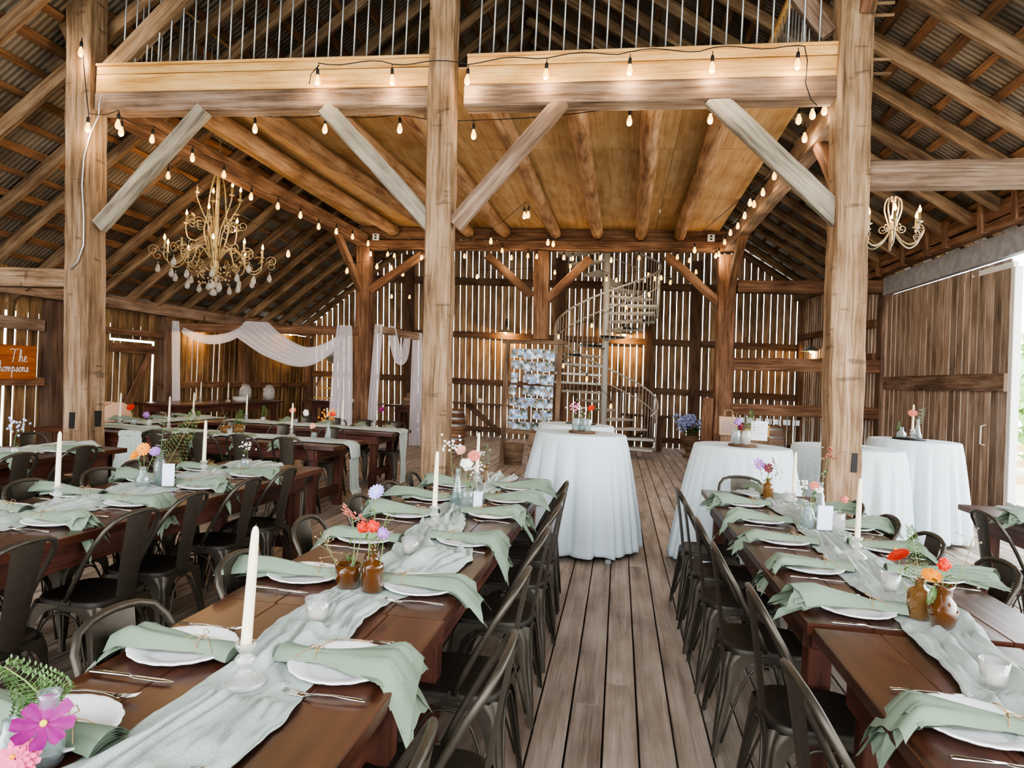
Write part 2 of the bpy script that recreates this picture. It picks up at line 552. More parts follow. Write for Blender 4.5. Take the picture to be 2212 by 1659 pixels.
# ------------------------------------------------------------------ room shell
mb = MB()
x = 0.005 - .156 * 63
while x < 5.6:
    y = -3.2 - random.random() * 3
    while y < 18.75:
        y2 = y + random.uniform(3.2, 5.2)
        a, b = max(y, -3.2), min(y2, 18.8)
        if b - a > .1:
            mb.beam((x + .078, a + .002, -.02 + random.uniform(-.002, .002)), (x + .078, b, -.02 + random.uniform(-.002, .002)), .1475, .04, side=(1, 0, 0), ch=.004)
        y = y2
    x += .156
struct('floor', mb, M['floor'])
mb = MB(); mb.box((-2.2, 7.8, -.1), (15.8, 22, .06)); struct('floor_gap_shade_sheet', mb, M['girt'])  # dark sheet added below the boards, its colour stands for shade in the gaps

# back wall: vertical boards with daylight gaps
mb = MB()
x = -8.8
while x < 4.5:
    w = .165 + random.uniform(-.012, .012)
    gap = random.choice((.013, .016, .018, .022))
    xc = x + w / 2
    zt = roofz(xc - lean(xc) * 4.5) - .03
    if zt > .3:
        l = lean(xc)
        mb.beam((xc, 18.72, -.0), (xc - l * zt, 18.72, zt), w - gap, .022, side=(1, 0, 0), ch=.002)
    x += w
struct('wall_back', mb, M['wallback'])


# left wall boards; the door opening is left out
def lx(y): return -9.35 + .052 * (y - 8)


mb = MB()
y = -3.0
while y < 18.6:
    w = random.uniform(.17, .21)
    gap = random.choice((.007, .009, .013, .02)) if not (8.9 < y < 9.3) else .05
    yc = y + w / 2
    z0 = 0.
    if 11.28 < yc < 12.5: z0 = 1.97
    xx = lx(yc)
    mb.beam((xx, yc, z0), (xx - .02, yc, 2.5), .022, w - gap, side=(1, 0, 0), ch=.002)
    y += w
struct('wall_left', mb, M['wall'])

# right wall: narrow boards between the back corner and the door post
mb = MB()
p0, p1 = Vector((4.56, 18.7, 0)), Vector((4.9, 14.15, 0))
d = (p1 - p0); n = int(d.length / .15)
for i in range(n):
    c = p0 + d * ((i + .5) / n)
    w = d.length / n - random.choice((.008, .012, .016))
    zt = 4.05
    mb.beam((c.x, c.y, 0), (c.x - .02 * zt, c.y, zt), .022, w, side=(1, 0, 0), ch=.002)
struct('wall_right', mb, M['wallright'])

# big board door beside the opening, with its ledge and handle
mb = MB()
p0, p1 = Vector((4.93, 13.85, 0)), Vector((5.06, 9.98, 0))
d = (p1 - p0); n = 20
for i in range(n):
    c = p0 + d * ((i + .5) / n)
    w = d.length / n - random.choice((.004, .006, .01, .016))
    mb.beam((c.x, c.y, .04), (c.x - .06, c.y, 3.49), .024, w, side=(1, 0, 0), ch=.002)
door = struct('door_1', mb, M['wallright'])
mb = MB(); mb.beam((4.86, 13.8, 1.86), (4.99, 9.98, 1.86), .05, .24, side=(1, 0, 0), jit=.006, nseg=20)
obj('ledge', mb, M['oldbeam'], door)
mb = MB(); mb.tube([(4.96, 10.35, 1.28), (4.9, 10.35, 1.26), (4.9, 10.35, 1.02), (4.96, 10.35, 1.0)], .012, 6)
obj('handle', mb, M['white'], door, 'pale metal pull handle')
mb = MB(); mb.beam((5.06, 9.86, 0), (5.0, 9.86, 3.36), .1, .09, side=(1, 0, 0)); mb.beam((5.0, 9.9, 3.4), (4.96, 14, 3.46), .06, .08)
struct('trim_1', mb, M['white'])

# small left door of boards with Z brace
mb = MB()
for i in range(7):
    yc = 11.36 + i * .165
    mb.beam((lx(yc), yc + .015, .03), (lx(yc) - .02, yc + .015, 1.93), .024, .155 if i != 1 else .14, side=(1, 0, 0), ch=.002)
door2 = struct('door_2', mb, M['wall'])
mb = MB()
xd = lx(11.9) + .04
mb.beam((xd - .01, 11.3, 1.8), (xd + .04, 12.42, 1.8), .03, .17, side=(1, 0, 0))
mb.beam((xd - .01, 11.3, .15), (xd + .04, 12.42, .15), .03, .15, side=(1, 0, 0))
mb.beam((xd, 11.42, .22), (xd + .04, 12.3, 1.72), .03, .12, side=(1, 0, 0))
obj('door_brace', mb, M['brown'], door2)

# roof slopes: corrugated sheet, nailing laths and rafters
mb = MB()
xr = -2.02
def sheet(xa, xb):
    for y0 in range(-3, 19, 2):
        y1 = min(y0 + 2, 18.95)
        b = len(mb.v)
        for (xx, yy) in ((xa, y0), (xb, y0), (xb, y1), (xa, y1)):
            mb.v.append((xx, yy, roofz(xx) + .09))
        mb.face((b, b + 1, b + 2, b + 3), [(0, 0)] * 4)
sheet(-9.75, xr); sheet(xr, 5.35)
struct('ceiling', mb, M['roofm'])
mb = MB()
for (xa, xb, sl) in ((-9.6, xr, .8), (5.2, xr, -.64)):
    L = math.hypot(xb - xa, sl * (xb - xa))
    n = int(L / .34)
    for i in range(n + 1):
        xx = xa + (xb - xa) * i / n
        sd = Vector((1, 0, sl)).normalized()
        a = -3.
        while a < 18.7:
            b = min(a + random.uniform(3, 5), 18.9)
            mb.beam((xx, a, roofz(xx) + .055 + random.uniform(-.004, .004)), (xx, b, roofz(xx) + .055), random.uniform(.07, .12), .022, side=sd, jit=.006, nseg=5, ch=.001)
            a = b + .01
struct('ceiling_lath', mb, M['lath'])

for (xa, xb, sl, tg, ys) in ((-9.55, xr, .8, 'left', (-.2, .7, 1.6, 2.6, 3.5, 4.4, 5.3, 6.17, 7.0, 7.95, 8.55, 9.4, 10.35, 10.85, 11.6, 12.3, 13.2, 14.05, 14.85, 15.6, 16.4, 17.2, 18.0, 18.55)),
                             (5.2, xr, -.64, 'right', (-.2, .8, 1.7, 2.6, 3.5, 4.4, 5.3, 6.1, 7.0, 7.95, 8.75, 9.62, 10.35, 11.1, 12.0, 12.8, 13.6, 14.4, 15.3, 16.1, 16.9, 17.7, 18.5))):
    for i, yy in enumerate(ys):
        mb = MB()
        k = .075
        mb.beam((xa, yy, roofz(xa) - k), (xb, yy + random.uniform(-.06, .06), roofz(xb) - k), .12, .16, side=(0, 1, 0), jit=.014, nseg=14, bow=random.uniform(-.05, .02), ch=.03)
        o = struct('rafter', mb, M['rafter'])

# wall girts, plates and posts along the walls
def girt(name, a, b, w, h, mat='girt', jit=.004, side=None):
    mb = MB(); mb.beam(a, b, w, h, jit=jit, nseg=16, side=side)
    return struct(name, mb, M[mat])
for z, h in ((4.22, .2), (2.76, .17), (1.48, .17), (.2, .14)):
    girt('trim_2', (-8.75 - lean(-8.7) * z, 18.64, z), (4.5 - lean(4.5) * z, 18.64, z), .1, h)
girt('trim_3', (lx(-3) + .1, -3, 2.58), (lx(18.6) + .1, 18.6, 2.62), .2, .22, 'oldbeam', .008)
for (a, b) in ((-3, 9.9), (12.6, 18.6)):
    girt('trim_4', (lx(a) + .07, a, 1.12), (lx(b) + .07, b, 1.16), .1, .13, 'brown')
girt('trim_5', (lx(2) + .07, 2, 2.06), (lx(9.85) + .07, 9.85, 2.06), .1, .19, 'oldbeam')
girt('trim_6', (lx(11.2) + .06, 11.2, 2.1), (lx(12.6) + .06, 12.6, 2.1), .1, .12, 'brown')
for yy, w in ((10.05, .26), (12.7, .16), (15.4, .2), (18.55, .2)):
    mb = MB(); mb.beam((lx(yy) + .16, yy, 0), (lx(yy) + .02, yy, 2.48), .22, w, side=(1, 0, 0), jit=.01, nseg=8)
    struct('wall_post', mb, M['girt'])
for xx in (-5.7, -4.9, -1.55, .78, 1.95):
    zt = min(4.9, roofz(xx) - .2)
    mb = MB(); mb.beam((xx, 18.55, 0), (xx - lean(xx) * zt, 18.55, zt), .24 if xx not in (.78,) else .2, .16, side=(1, 0, 0), jit=.01, nseg=8)
    struct('wall_post', mb, M['girt'])
mb = MB(); mb.beam((4.58, 18.5, 0), (4.5, 18.5, 4.0), .2, .2, side=(1, 0, 0), jit=.01, nseg=8); struct('wall_post', mb, M['brown'])
for z, h in ((3.0, .15), (2.35, .17), (1.2, .12)):
    girt('trim_7', (4.48 - .02 * z, 18.5, z), (4.82 - .02 * z, 14.15, z), .08, h, 'brown')
# posts either side of the big right-hand opening, grey header and hewn plate above it
mb = MB(); mb.beam((4.93, 14.0, 0), (4.86, 14.0, 4.0), .2, .24, side=(1, 0, 0), jit=.006, nseg=8)
struct('door_post', mb, M['girt'])
mb = MB(); mb.beam((4.82, 14.2, 3.66), (5.0, 3.2, 3.62), .1, .32, side=(1, 0, 0), ch=.002)
struct('trim_8', mb, M['header'])
mb = MB()
mb.beam((4.66, 14.3, 4.06), (4.78, 3.0, 4.0), .2, .2, side=(1, 0, 0), jit=.02, nseg=30)
mb.beam((4.66, 14.3, 3.88), (4.78, 3.0, 3.84), .18, .09, side=(1, 0, 0), jit=.01, nseg=30)
for yy in (13.6, 12.5, 11.6, 11.0, 10.0, 9.2):
    mb.beam((4.58 + (14 - yy) * .01, yy, 3.8), (4.56 + (14 - yy) * .01, yy, random.uniform(4.2, 4.36)), .08, .11, side=(1, 0, 0), jit=.008, nseg=3)
struct('trim_9', mb, M['brown'])
mb = MB(); mb.beam((4.4, 18.6, 4.05), (4.62, 14.1, 4.02), .18, .2, side=(1, 0, 0), jit=.015, nseg=12); struct('trim_10', mb, M['oldbeam'])
# boarded gablet above the left plate
mb = MB()
for i in range(9):
    yc = 8.3 + i * .2
    mb.beam((-9.0, yc, 2.68), (-9.02, yc, 2.95 + .1), .02, .18, side=(1, 0, 0))
struct('trim_11', mb, M['wall'])

# ------------------------------------------------------------------ timber frame: posts
def post(name, label, x0, y0, w, dpt, zt, ln, mat, jit=.012, holes=(), grp=None):
    mb = MB(); mb.beam((x0, y0, 0), (x0 - ln * zt, y0, zt), w, dpt, side=(1, 0, 0), jit=jit, nseg=40, ch=.02)
    o = tag(obj(name, mb, M[mat]), label, 'post', grp)
    for (hx, hz, hw, hh, face) in holes:
        m2 = MB()
        xx = x0 - ln * hz
        if face == 'front': m2.box((xx + hx, y0 - dpt / 2 - .001, hz), (hw, .024, hh), ch=.001)
        else: m2.box((xx + w / 2 + .001, y0 + hx, hz), (.024, hw, hh), ch=.001)
        obj('mortise_shade_block', m2, M['black'], o, 'black block painting the shade inside a mortise hole')  # solid black block, its colour paints the shaded inside of a mortise
    return o


post('timber_post', 'thick hewn grey-brown post between the head tables and the far left chairs', -5.66 + .02, 6.7, .29, .29, 5.5, .045, 'hewn', holes=((-.02, .9, .055, .17, 'front'), (.02, .92, .08, .17, 'side')))
post('timber_post', 'hewn centre post rising behind the far end of the middle dining table', -1.74, 6.7, .255, .25, 7.6, .031, 'hewn')
post('timber_post', 'stout hewn post with a knot and axe marks beside the white draped tables', 2.045, 6.7, .29, .27, 5.7, .0235, 'hewn', .018, holes=((.07, .98, .05, .17, 'front'),))
post('timber_post', 'brown post at the inner left corner of the loft with white curtain beside it', -5.3, 14.0, .3, .28, 4.2, .035, 'brown', grp=None)
mb = MB(); mb.beam((-1.62, 14, 2.42), (-1.7, 14, 4.2), .3, .26, side=(1, 0, 0), jit=.01, nseg=14, ch=.02)
tag(obj('timber_post', mb, M['brown']), 'short brown post hanging above the photo display under the loft', 'post')
post('timber_post', 'brown post at the inner right corner of the loft behind the spiral stairs', 2.02, 14.0, .33, .3, 4.2, .018, 'brown')
mb = MB(); mb.beam((1.72, 13.9, 0), (1.71, 13.9, 1.42), .2, .1, side=(1, 0, 0), jit=.006, nseg=6)
tag(obj('plank_stub', mb, M['brown']), 'short upright plank nailed beside the inner right loft post', 'plank')

# ------------------------------------------------------------------ timber frame: beams and braces
def timber(name, label, cat, a, b, w, h, mat, side=None, jit=.01, nseg=24, bow=0., ch=.015):
    mb = MB(); mb.beam(a, b, w, h, side=side, jit=jit, nseg=nseg, bow=bow, ch=ch)
    return tag(obj(name, mb, M[mat]), label, cat)


Yf = 6.72
timber('loft_beam', 'old grey-brown beam under the loft front, left half', 'beam', (-5.66, Yf, 4.3), (-1.93, Yf, 4.305), .22, .2, 'oldbeam')
timber('loft_beam', 'old grey-brown beam under the loft front, right half', 'beam', (-1.64, Yf, 4.315), (1.82, Yf, 4.35), .22, .21, 'oldbeam')
for k, (xa, xb, za, zb, t) in enumerate(((-5.68, -1.95, 4.405, 4.415, 'left'), (-1.63, 1.8, 4.42, 4.45, 'right'))):
    mb = MB()
    mb.beam((xa, Yf - .06, za + .095), (xb, Yf - .06, zb + .1), .04, .185, side=(0, 1, 0), jit=.003, nseg=12)
    mb.beam((xa, Yf - .058, za + .235), (xb, Yf - .058, zb + .245), .04, .085, side=(0, 1, 0), jit=.003, nseg=12)
    o = tag(obj('loft_fascia', mb, M['fresh']), 'pale new boards facing the loft edge on the %s of the centre post' % t, 'board')
    mb = MB()
    mb.beam((xa, Yf - .03, za + .29), (xb, Yf - .03, zb + .3), .14, .028, side=(0, 1, 0), jit=.002, nseg=12)
    obj('cap_board', mb, M['fresh'], o)
timber('tie_beam', 'grey hewn tie beam from the left post to the left wall', 'beam', (-5.8, 6.75, 2.42), (-9.3, 6.75, 2.4), .2, .2, 'hewn')
timber('tie_beam', 'grey tie beam running from the knotty right post out to the right', 'beam', (2.12, 6.74, 3.58), (5.0, 6.74, 3.62), .2, .23, 'oldbeam')
timber('loft_back_beam', 'brown beam closing the back of the loft between the inner posts', 'beam', (-5.5, 13.98, 4.255), (2.1, 13.98, 4.36), .24, .19, 'brown')
timber('loft_rim_board', 'brown rim board above the loft back beam, closing the log ends', 'board', (-5.5, 14.02, 4.53), (2.1, 14.02, 4.57), .05, .25, 'brown', jit=.004)
timber('loft_side_beam', 'long brown beam along the left edge of the loft above the chandelier', 'beam', (-5.66, 6.9, 4.32), (-5.45, 13.9, 4.34), .24, .24, 'brown')
timber('loft_side_beam', 'long grey-brown beam along the right edge of the loft', 'beam', (1.95, 6.85, 4.3), (1.98, 13.9, 4.4), .2, .26, 'oldbeam')
BR = [('weathered grey brace between left post and loft beam', (-5.58, 6.66, 2.98), (-4.42, 6.66, 4.22), 'greybrace', .17),
      ('weathered grey brace on the left of the centre post', (-3.08, 6.66, 4.22), (-1.84, 6.66, 2.98), 'greybrace', .17),
      ('grey brace on the right of the centre post', (-1.68, 6.66, 3.05), (-.68, 6.66, 4.26), 'oldbeam', .16),
      ('wide weathered brace beside the knotty right post', (.72, 6.66, 4.28), (1.95, 6.66, 3.12), 'greybrace', .19)]
for lb, a, b, mt, h in BR:
    timber('timber_brace', lb, 'brace', a, b, .1, h, mt, side=(0, 1, 0))
BB = [('brown brace from the inner left loft post up to the back beam', aty(800, 628, 13.95), aty(915, 548, 13.95)),
      ('brown brace left of the short post above the photo display', aty(1052, 552, 13.95), aty(1150, 640, 13.95)),
      ('brown brace right of the short post above the photo display', aty(1180, 650, 13.95), aty(1275, 558, 13.95)),
      ('orange-brown brace from the back beam down to the inner right loft post', aty(1440, 552, 13.95), aty(1552, 655, 13.95))]
for lb, a, b in BB:
    timber('timber_brace', lb, 'brace', a, b, .12, .17, 'brown', side=(0, 1, 0))
timber('timber_brace', 'slender brace running forward from the inner left loft post', 'brace', (-5.45, 13.9, 3.3), (-5.5, 12.6, 4.25), .12, .14, 'brown', side=(1, 0, 0))
timber('timber_brace', 'curved brace running forward from the inner right loft post', 'brace', (2.0, 13.9, 3.2), (1.98, 12.4, 4.3), .14, .2, 'brown', side=(1, 0, 0), bow=-.12)
timber('timber_brace', 'lamplit brace running back from the knotty right post', 'brace', (2.0, 6.82, 3.3), (1.96, 7.7, 4.2), .12, .16, 'brown', side=(1, 0, 0))
timber('timber_brace', 'thick brace above the loft edge on the inner side of the left post', 'brace', (-5.62, 6.72, 4.62), (-4.7, 6.72, 5.5), .12, .2, 'hewn', side=(0, 1, 0))
timber('timber_brace', 'brace climbing to the left from the top of the left post', 'brace', (-5.85, 6.68, 4.75), (-6.15, 6.68, 5.25), .12, .15, 'hewn', side=(0, 1, 0))
timber('timber_brace', 'brace above the loft railing beside the knotty right post', 'brace', (1.75, 6.8, 4.9), (1.3, 6.8, 5.5), .1, .16, 'oldbeam', side=(0, 1, 0))
timber('timber_brace', 'orange brace on the outer top of the knotty right post', 'brace', (2.0, 6.6, 5.0), (2.02, 6.3, 5.5), .13, .14, 'brown', side=(1, 0, 0))
# pegs on the outer side of the right post
for z in (5.14, 5.03, 4.63, 4.5):
    mb = MB(); mb.tube([(2.02 - .0, 6.72, z), (2.02 + .26, 6.72, z + .004)], .015, 8)
    tag(obj('wooden_peg', mb, M['rafter']), 'wooden peg sticking out of the right side of the knotty right post', 'peg', 'pegs in the right post')
# girts in the inner bent, right bay
for lb, z, h, mt in (('upper brown girt in the right bay behind the white draped tables', 3.6, .24, 'brown'), ('middle brown girt in the right bay under the grey barn lamp', 2.1, .25, 'brown'), ('low brown girt in the right bay above the wire fence', 1.22, .22, 'brown')):
    timber('bay_girt', lb, 'beam', (2.15, 14.0, z), (4.85, 14.0, z + .07), .2, h, mt)

# log joists and plywood deck of the loft
LG = [(-5.04, -4.8), (-4.36, -3.85), (-3.46, -3.2), (-2.53, -2.45), (-1.51, -1.41), (-.62, -.58), (.2, .27), (.95, 1.01)]
ln_ = ['first', 'second', 'third', 'fourth', 'fifth', 'sixth', 'seventh', 'eighth']
for i, (xa, xb) in enumerate(LG):
    mb = MB()
    n = 36; path = []; rr = []
    for k in range(n + 1):
        t = k / n
        path.append((xa + (xb - xa) * t + .02 * nz(t * 3 + i * 7), 6.86 + (13.95 - 6.86) * t, 4.535 + .015 * nz(t * 4, i * 5) + .02 * t))
        rr.append(.115 * (1.0 + .09 * nz(t * 9, i * 3.3) + .05 * nz(t * 30, i)))
    mb.tube(path, rr, 14)
    tag(obj('log_joist', mb, M['log']), 'round peeled log under the loft floor, %s from the left' % ln_[i], 'log')
mb = MB()
for i in range(6):
    for j in range(3):
        xa, ya = -5.55 + i * 1.22, 6.84 + j * 2.4
        mb.box((min(xa + .61, 1.5 if i == 5 else 9), ya + 1.195, 4.68), (1.215, 2.385, .02), ch=.001)
struct('loft_floor', mb, M['ply'])

# loft railing of thin steel rods
def railing(label, pts, rodn, z0, z1, rr=.0085):
    t = thing('loft_railing', label, 'railing', (0, 0, 0))
    a, b = Vector(pts[0]), Vector(pts[1])
    mb = MB(); mb.beam(a + Vector((0, 0, z1)), b + Vector((0, 0, z1)), .09, .04)
    obj('top_rail', mb, M['fresh'], t)
    proto = None
    for i in range(rodn):
        p = a.lerp(b, (i + .5) / rodn)
        if proto is None:
            mb = MB(); mb.tube([(0, 0, z0), (0, 0, z1)], rr, 6)
            proto = obj('rod', mb, M['galv'], t)
        else:
            o = proto.copy(); C.objects.link(o); proto2 = o; o.parent = t
        (proto if i == 0 else o).location = p
    return t
railing('steel rod railing along the front edge of the loft, left of the centre post', ((-5.5, 6.72, 0), (-1.95, 6.72, 0)), 26, 4.71, 5.8)
railing('steel rod railing along the front edge of the loft, right of the centre post', ((-1.6, 6.72, 0), (1.72, 6.72, 0)), 24, 4.73, 5.85)
railing('steel rod railing along the left side of the loft', ((-5.42, 6.9, 0), (-5.3, 13.8, 0)), 44, 4.71, 5.8)
railing('steel rod railing along the right side of the loft', ((1.62, 6.9, 0), (1.66, 13.8, 0)), 44, 4.73, 5.85)

# ------------------------------------------------------------------ farm tables
TZ = .76


def farm_table(label, x0, x1, y0, y1, along='y', inset=.22, grp=None, z=TZ):
    t = thing('farm_table', label, 'table', ((x0 + x1) / 2, (y0 + y1) / 2, 0), 0, grp)
    W, L = (x1 - x0, y1 - y0)
    hx, hy = W / 2, L / 2
    mb = MB(); n = 4
    if along == 'y':
        for i in range(n):
            w = W / n
            mb.beam((-hx + w * (i + .5), -hy, z - .021), (-hx + w * (i + .5), hy, z - .021), w - .002, .042, side=(1, 0, 0), ch=.003)
    else:
        for i in range(n):
            w = L / n
            mb.beam((-hx, -hy + w * (i + .5), z - .021), (hx, -hy + w * (i + .5), z - .021), w - .002, .042, side=(0, 1, 0), ch=.003)
    obj('tabletop', mb, M['table'], t)
    ax, ay = (hx - .06, hy - inset) if along == 'y' else (hx - inset, hy - .06)
    for s in (-1, 1):
        mb = MB(); mb.box((s * ax, 0, z - .102), (.028, 2 * ay, .12)); obj('apron', mb, M['tableleg'], t)
        mb = MB(); mb.box((0, s * ay, z - .102), (2 * ax - .03, .028, .12)); obj('apron', mb, M['tableleg'], t)
    lx_, ly_ = ax - .055, ay - .055
    for sx in (-1, 1):
        for sy in (-1, 1):
            mb = MB(); mb.box((sx * lx_, sy * ly_, (z - .044) / 2), (.088, .088, z - .044))
            obj('leg', mb, M['tableleg'], t)
    for s in (-1, 1):
        mb = MB()
        if along == 'y': mb.box((0, s * ly_, .2), (2 * lx_ - .09, .06, .09))
        else: mb.box((s * lx_, 0, .2), (.06, 2 * ly_ - .09, .09))
        obj('stretcher', mb, M['tableleg'], t)
    return t


farm_table('dark stained farm table nearest the camera in the middle row, under the first white plates', -1.30, -.52, -.3, 2.2)
farm_table('dark stained farm table of the middle row, its far end by the centre post', -1.31, -.53, 2.203, 5.68)
farm_table('dark stained farm table at the bottom right corner, nearer half of the right row', .70, 1.57, .2, 2.52, z=.755)
farm_table('dark stained farm table of the right row, its far end near the knotty post', .69, 1.57, 2.56, 5.74)
farm_table('dark stained farm table with orange flowers, left of the middle row', -3.22, -2.38, 1.7, 5.42)
farm_table('dark stained farm table cut by the left picture edge, left of the big post', -5.25, -4.42, 2.4, 5.75)
farm_table('dark farm table cut by the right edge of the picture, with steel chairs beside it', 2.68, 3.5, 2.4, 5.95)
farm_table('nearer long head table in front of the draped arbor, four chairs along it', -6.5, -2.93, 6.92, 7.86, 'x')
farm_table('farther long head table parallel behind the nearer one', -5.66, -2.98, 8.95, 9.85, 'x')
farm_table('short linking table joining the left ends of the two head tables', -6.5, -5.68, 7.875, 9.87)
farm_table('empty-edged side table along the left wall, with two candles and glass drink dispensers', -8.45, -7.55, 11.1, 14.9, z=.84)

# ------------------------------------------------------------------ steel cafe chairs
def make_chair():
    t = thing('cafe_chair', '', 'chair')
    mb = MB()
    n = 40
    def sup(th, a): return a / (abs(cos(th)) ** 4.2 + abs(sin(th)) ** 4.2) ** (1 / 4.2)
    rings = [(.0, .446), (.4, .4455), (.8, .447), (.93, .452), (.985, .454), (1.015, .449), (1.03, .438), (1.032, .405)]
    def f(u, v):
        i = round(u * (len(rings) - 1)); th = 2 * PI * v
        r = sup(th, .176) * rings[i][0]
        return (r * cos(th), r * sin(th) * 1.0, rings[i][1])
    mb.grid(len(rings), n, f, cv=True, flip=True)
    for hx, hy in ((0, .03), (0, -.03)): mb.tube([(hx, hy, .447), (hx, hy, .4475)], .008, 6)
    obj('seat', mb, M['gunseat'], t)
    for sx in (-1, 1):
        for sy in (-1, 1):
            mb = MB()
            zs = [.43, .42, .41, .395, .375, .35, .31, .26, .2, .12, .05, 0.]
            ls = [.165, .15, .125, .098, .078, .064, .055, .048, .041, .033, .026, .024]
            ts = [-1, -.7, -.4, -.2, -.07, .07, .2, .4, .7, 1]
            def g(u, v):
                i = round(u * (len(zs) - 1)); z = zs[i]; l = ls[i]
                k = (z / .43)
                k2 = k if k < .8 else k
                cx = .226 + (.181 - .226) * k2; cy = .216 + (.181 - .216) * k2
                tt = ts[round(v * (len(ts) - 1))]
                a, b = cx, cy
                if tt < 0: a = cx - l * abs(tt)
                else: b = cy - l * abs(tt)
                if abs(tt) < .1: a -= l * .12; b -= l * .12
                gr = max(0, 1 - abs(z - .25) / .13) * .011
                if abs(tt) < .3: a -= gr; b -= gr
                return (sx * a, sy * b, z)
            mb.grid(len(zs), len(ts), g, flip=(sx * sy < 0))
            obj('leg', mb, M['gun'], t)
            m2 = MB(); m2.tube([(sx * .219, sy * .209, .0), (sx * .218, sy * .208, .035)], .0145, 8)
            # rolled edge rods that follow the arch between the legs
    for s, ax in ((1, 0), (-1, 0), (1, 1), (-1, 1)):
        mb = MB()
        path = []
        for i in range(15):
            q = -1 + 2 * i / 14
            z = .395 - .33 * abs(q) ** 3.2
            k = z / .43
            e = (.226 + (.181 - .226) * k) - .004
            w = ((.216 if ax == 0 else .226) - .03) + (.0 - .0) * k
            w = w * q * (.78 + .22 * (1 - k))
            path.append((s * e, w, z) if ax == 0 else (w, s * e, z))
        mb.tube(path, .0055, 6)
        obj('arch_rim', mb, M['gun'], t)
    half = [(-.02, .183, .452), (-.055, .187, .53), (-.105, .188, .63), (-.155, .185, .72), (-.195, .172, .785), (-.218, .14, .825), (-.228, .09, .842), (-.232, .045, .848), (-.233, 0, .85)]
    path = half + [(a, -b, c) for a, b, c in reversed(half[:-1])]
    mb = MB(); mb.tube(path, .0115, 8)
    for s in (1, -1): mb.box((-.02, s * .181, .447), (.04, .012, .03))
    obj('back_frame', mb, M['gun'], t)
    mb = MB()
    def sp(u, v):
        z = .43 + u * .412
        w = (.062 + .02 * u) * (2 * v - 1)
        xx = -.172 - .062 * u ** 1.2 + .012 * (abs(2 * v - 1) ** 2) - .012
        k = 0.003 if (.5 < u < .72 and .3 < v < .7) else 0
        return (xx + k, w, z)
    mb.grid(14, 11, sp, flip=False)
    obj('splat', mb, M['gun'], t)
    return t


chair = Proto(make_chair)
nth = ['nearest', 'second', 'third', 'fourth', 'fifth', 'sixth', 'seventh', 'eighth']
O = .232


def row(tops, face, text, grp):
    for i, (tx, ty) in enumerate(tops):
        jr = random.uniform(-.06, .06)
        if face == '+x': p, rz = (tx + O, ty, 0), 0
        elif face == '-x': p, rz = (tx - O, ty, 0), PI
        elif face == '+y': p, rz = (tx, ty + O, 0), PI / 2
        else: p, rz = (tx, ty - O, 0), -PI / 2
        chair.put(p, rz + jr, text % (nth[i] if len(tops) > 1 else ''), grp)


row([(-1.42, 1.12), (-1.38, 1.76), (-1.39, 2.42), (-1.45, 3.12), (-1.46, 3.77), (-1.47, 4.33), (-1.47, 4.88)], '+x', '%s gunmetal cafe chair on the left side of the middle table row', 'chairs left of the middle tables')
row([(-.33, 1.27), (-.25, 1.84), (-.3, 2.54), (-.3, 3.3), (-.3, 3.92), (-.31, 4.44), (-.33, 4.92)], '-x', '%s gunmetal cafe chair on the right side of the middle table row', 'chairs right of the middle tables')
row([(.47, 1.85), (.5, 2.58), (.46, 3.26), (.45, 3.87), (.44, 4.4), (.44, 5.01)], '+x', '%s gunmetal cafe chair on the aisle side of the right table row', 'chairs left of the right tables')
row([(1.75, 3.42), (1.68, 3.96), (1.66, 4.47), (1.64, 5.0)], '-x', '%s gunmetal cafe chair on the far side of the right table row', 'chairs right of the right tables')
row([(1.04, 6.02)], '-y', '%sgunmetal cafe chair at the head of the right table row against a white tablecloth', 'head chair')
row([(-2.18, 1.72), (-2.18, 2.32), (-2.2, 2.98), (-2.25, 3.47), (-2.26, 4.08), (-2.28, 4.62)], '-x', '%s gunmetal cafe chair on the right side of the table with orange flowers', 'chairs right of the flower table')
row([(-3.32, 2.85), (-3.3, 3.47), (-3.3, 4.02), (-3.36, 4.45)], '+x', '%s gunmetal cafe chair on the left side of the table with orange flowers', 'chairs left of the flower table')
row([(-4.22, 3.72), (-4.22, 4.4), (-4.22, 5.0)], '-x', '%s gunmetal cafe chair on the right side of the table at the left picture edge', 'chairs right of the far left table')
row([(-5.35, 5.1), (-5.35, 5.62)], '+x', '%s gunmetal cafe chair on the wall side of the table at the left picture edge', 'chairs left of the far left table')
row([(-4.72, 6.56), (-4.26, 6.6), (-3.84, 6.66), (-3.36, 6.72)], '+y', '%s cafe chair from the left along the near side of the nearer head table', 'chairs at the nearer head table')
row([(-4.65, 9.95), (-4.2, 10.0), (-3.75, 10.02), (-3.3, 10.04)], '-y', '%s cafe chair from the left behind the farther head table', 'chairs behind the farther head table')
row([(-4.9, 8.35), (-4.2, 8.32), (-3.55, 8.34)], '-y', '%s cafe chair from the left in the gap between the two head tables', 'chairs between the head tables')
row([(2.38, 3.7), (2.36, 4.3), (2.38, 4.98)], '+x', '%s gunmetal cafe chair by the table at the right picture edge', 'chairs at the right edge table')

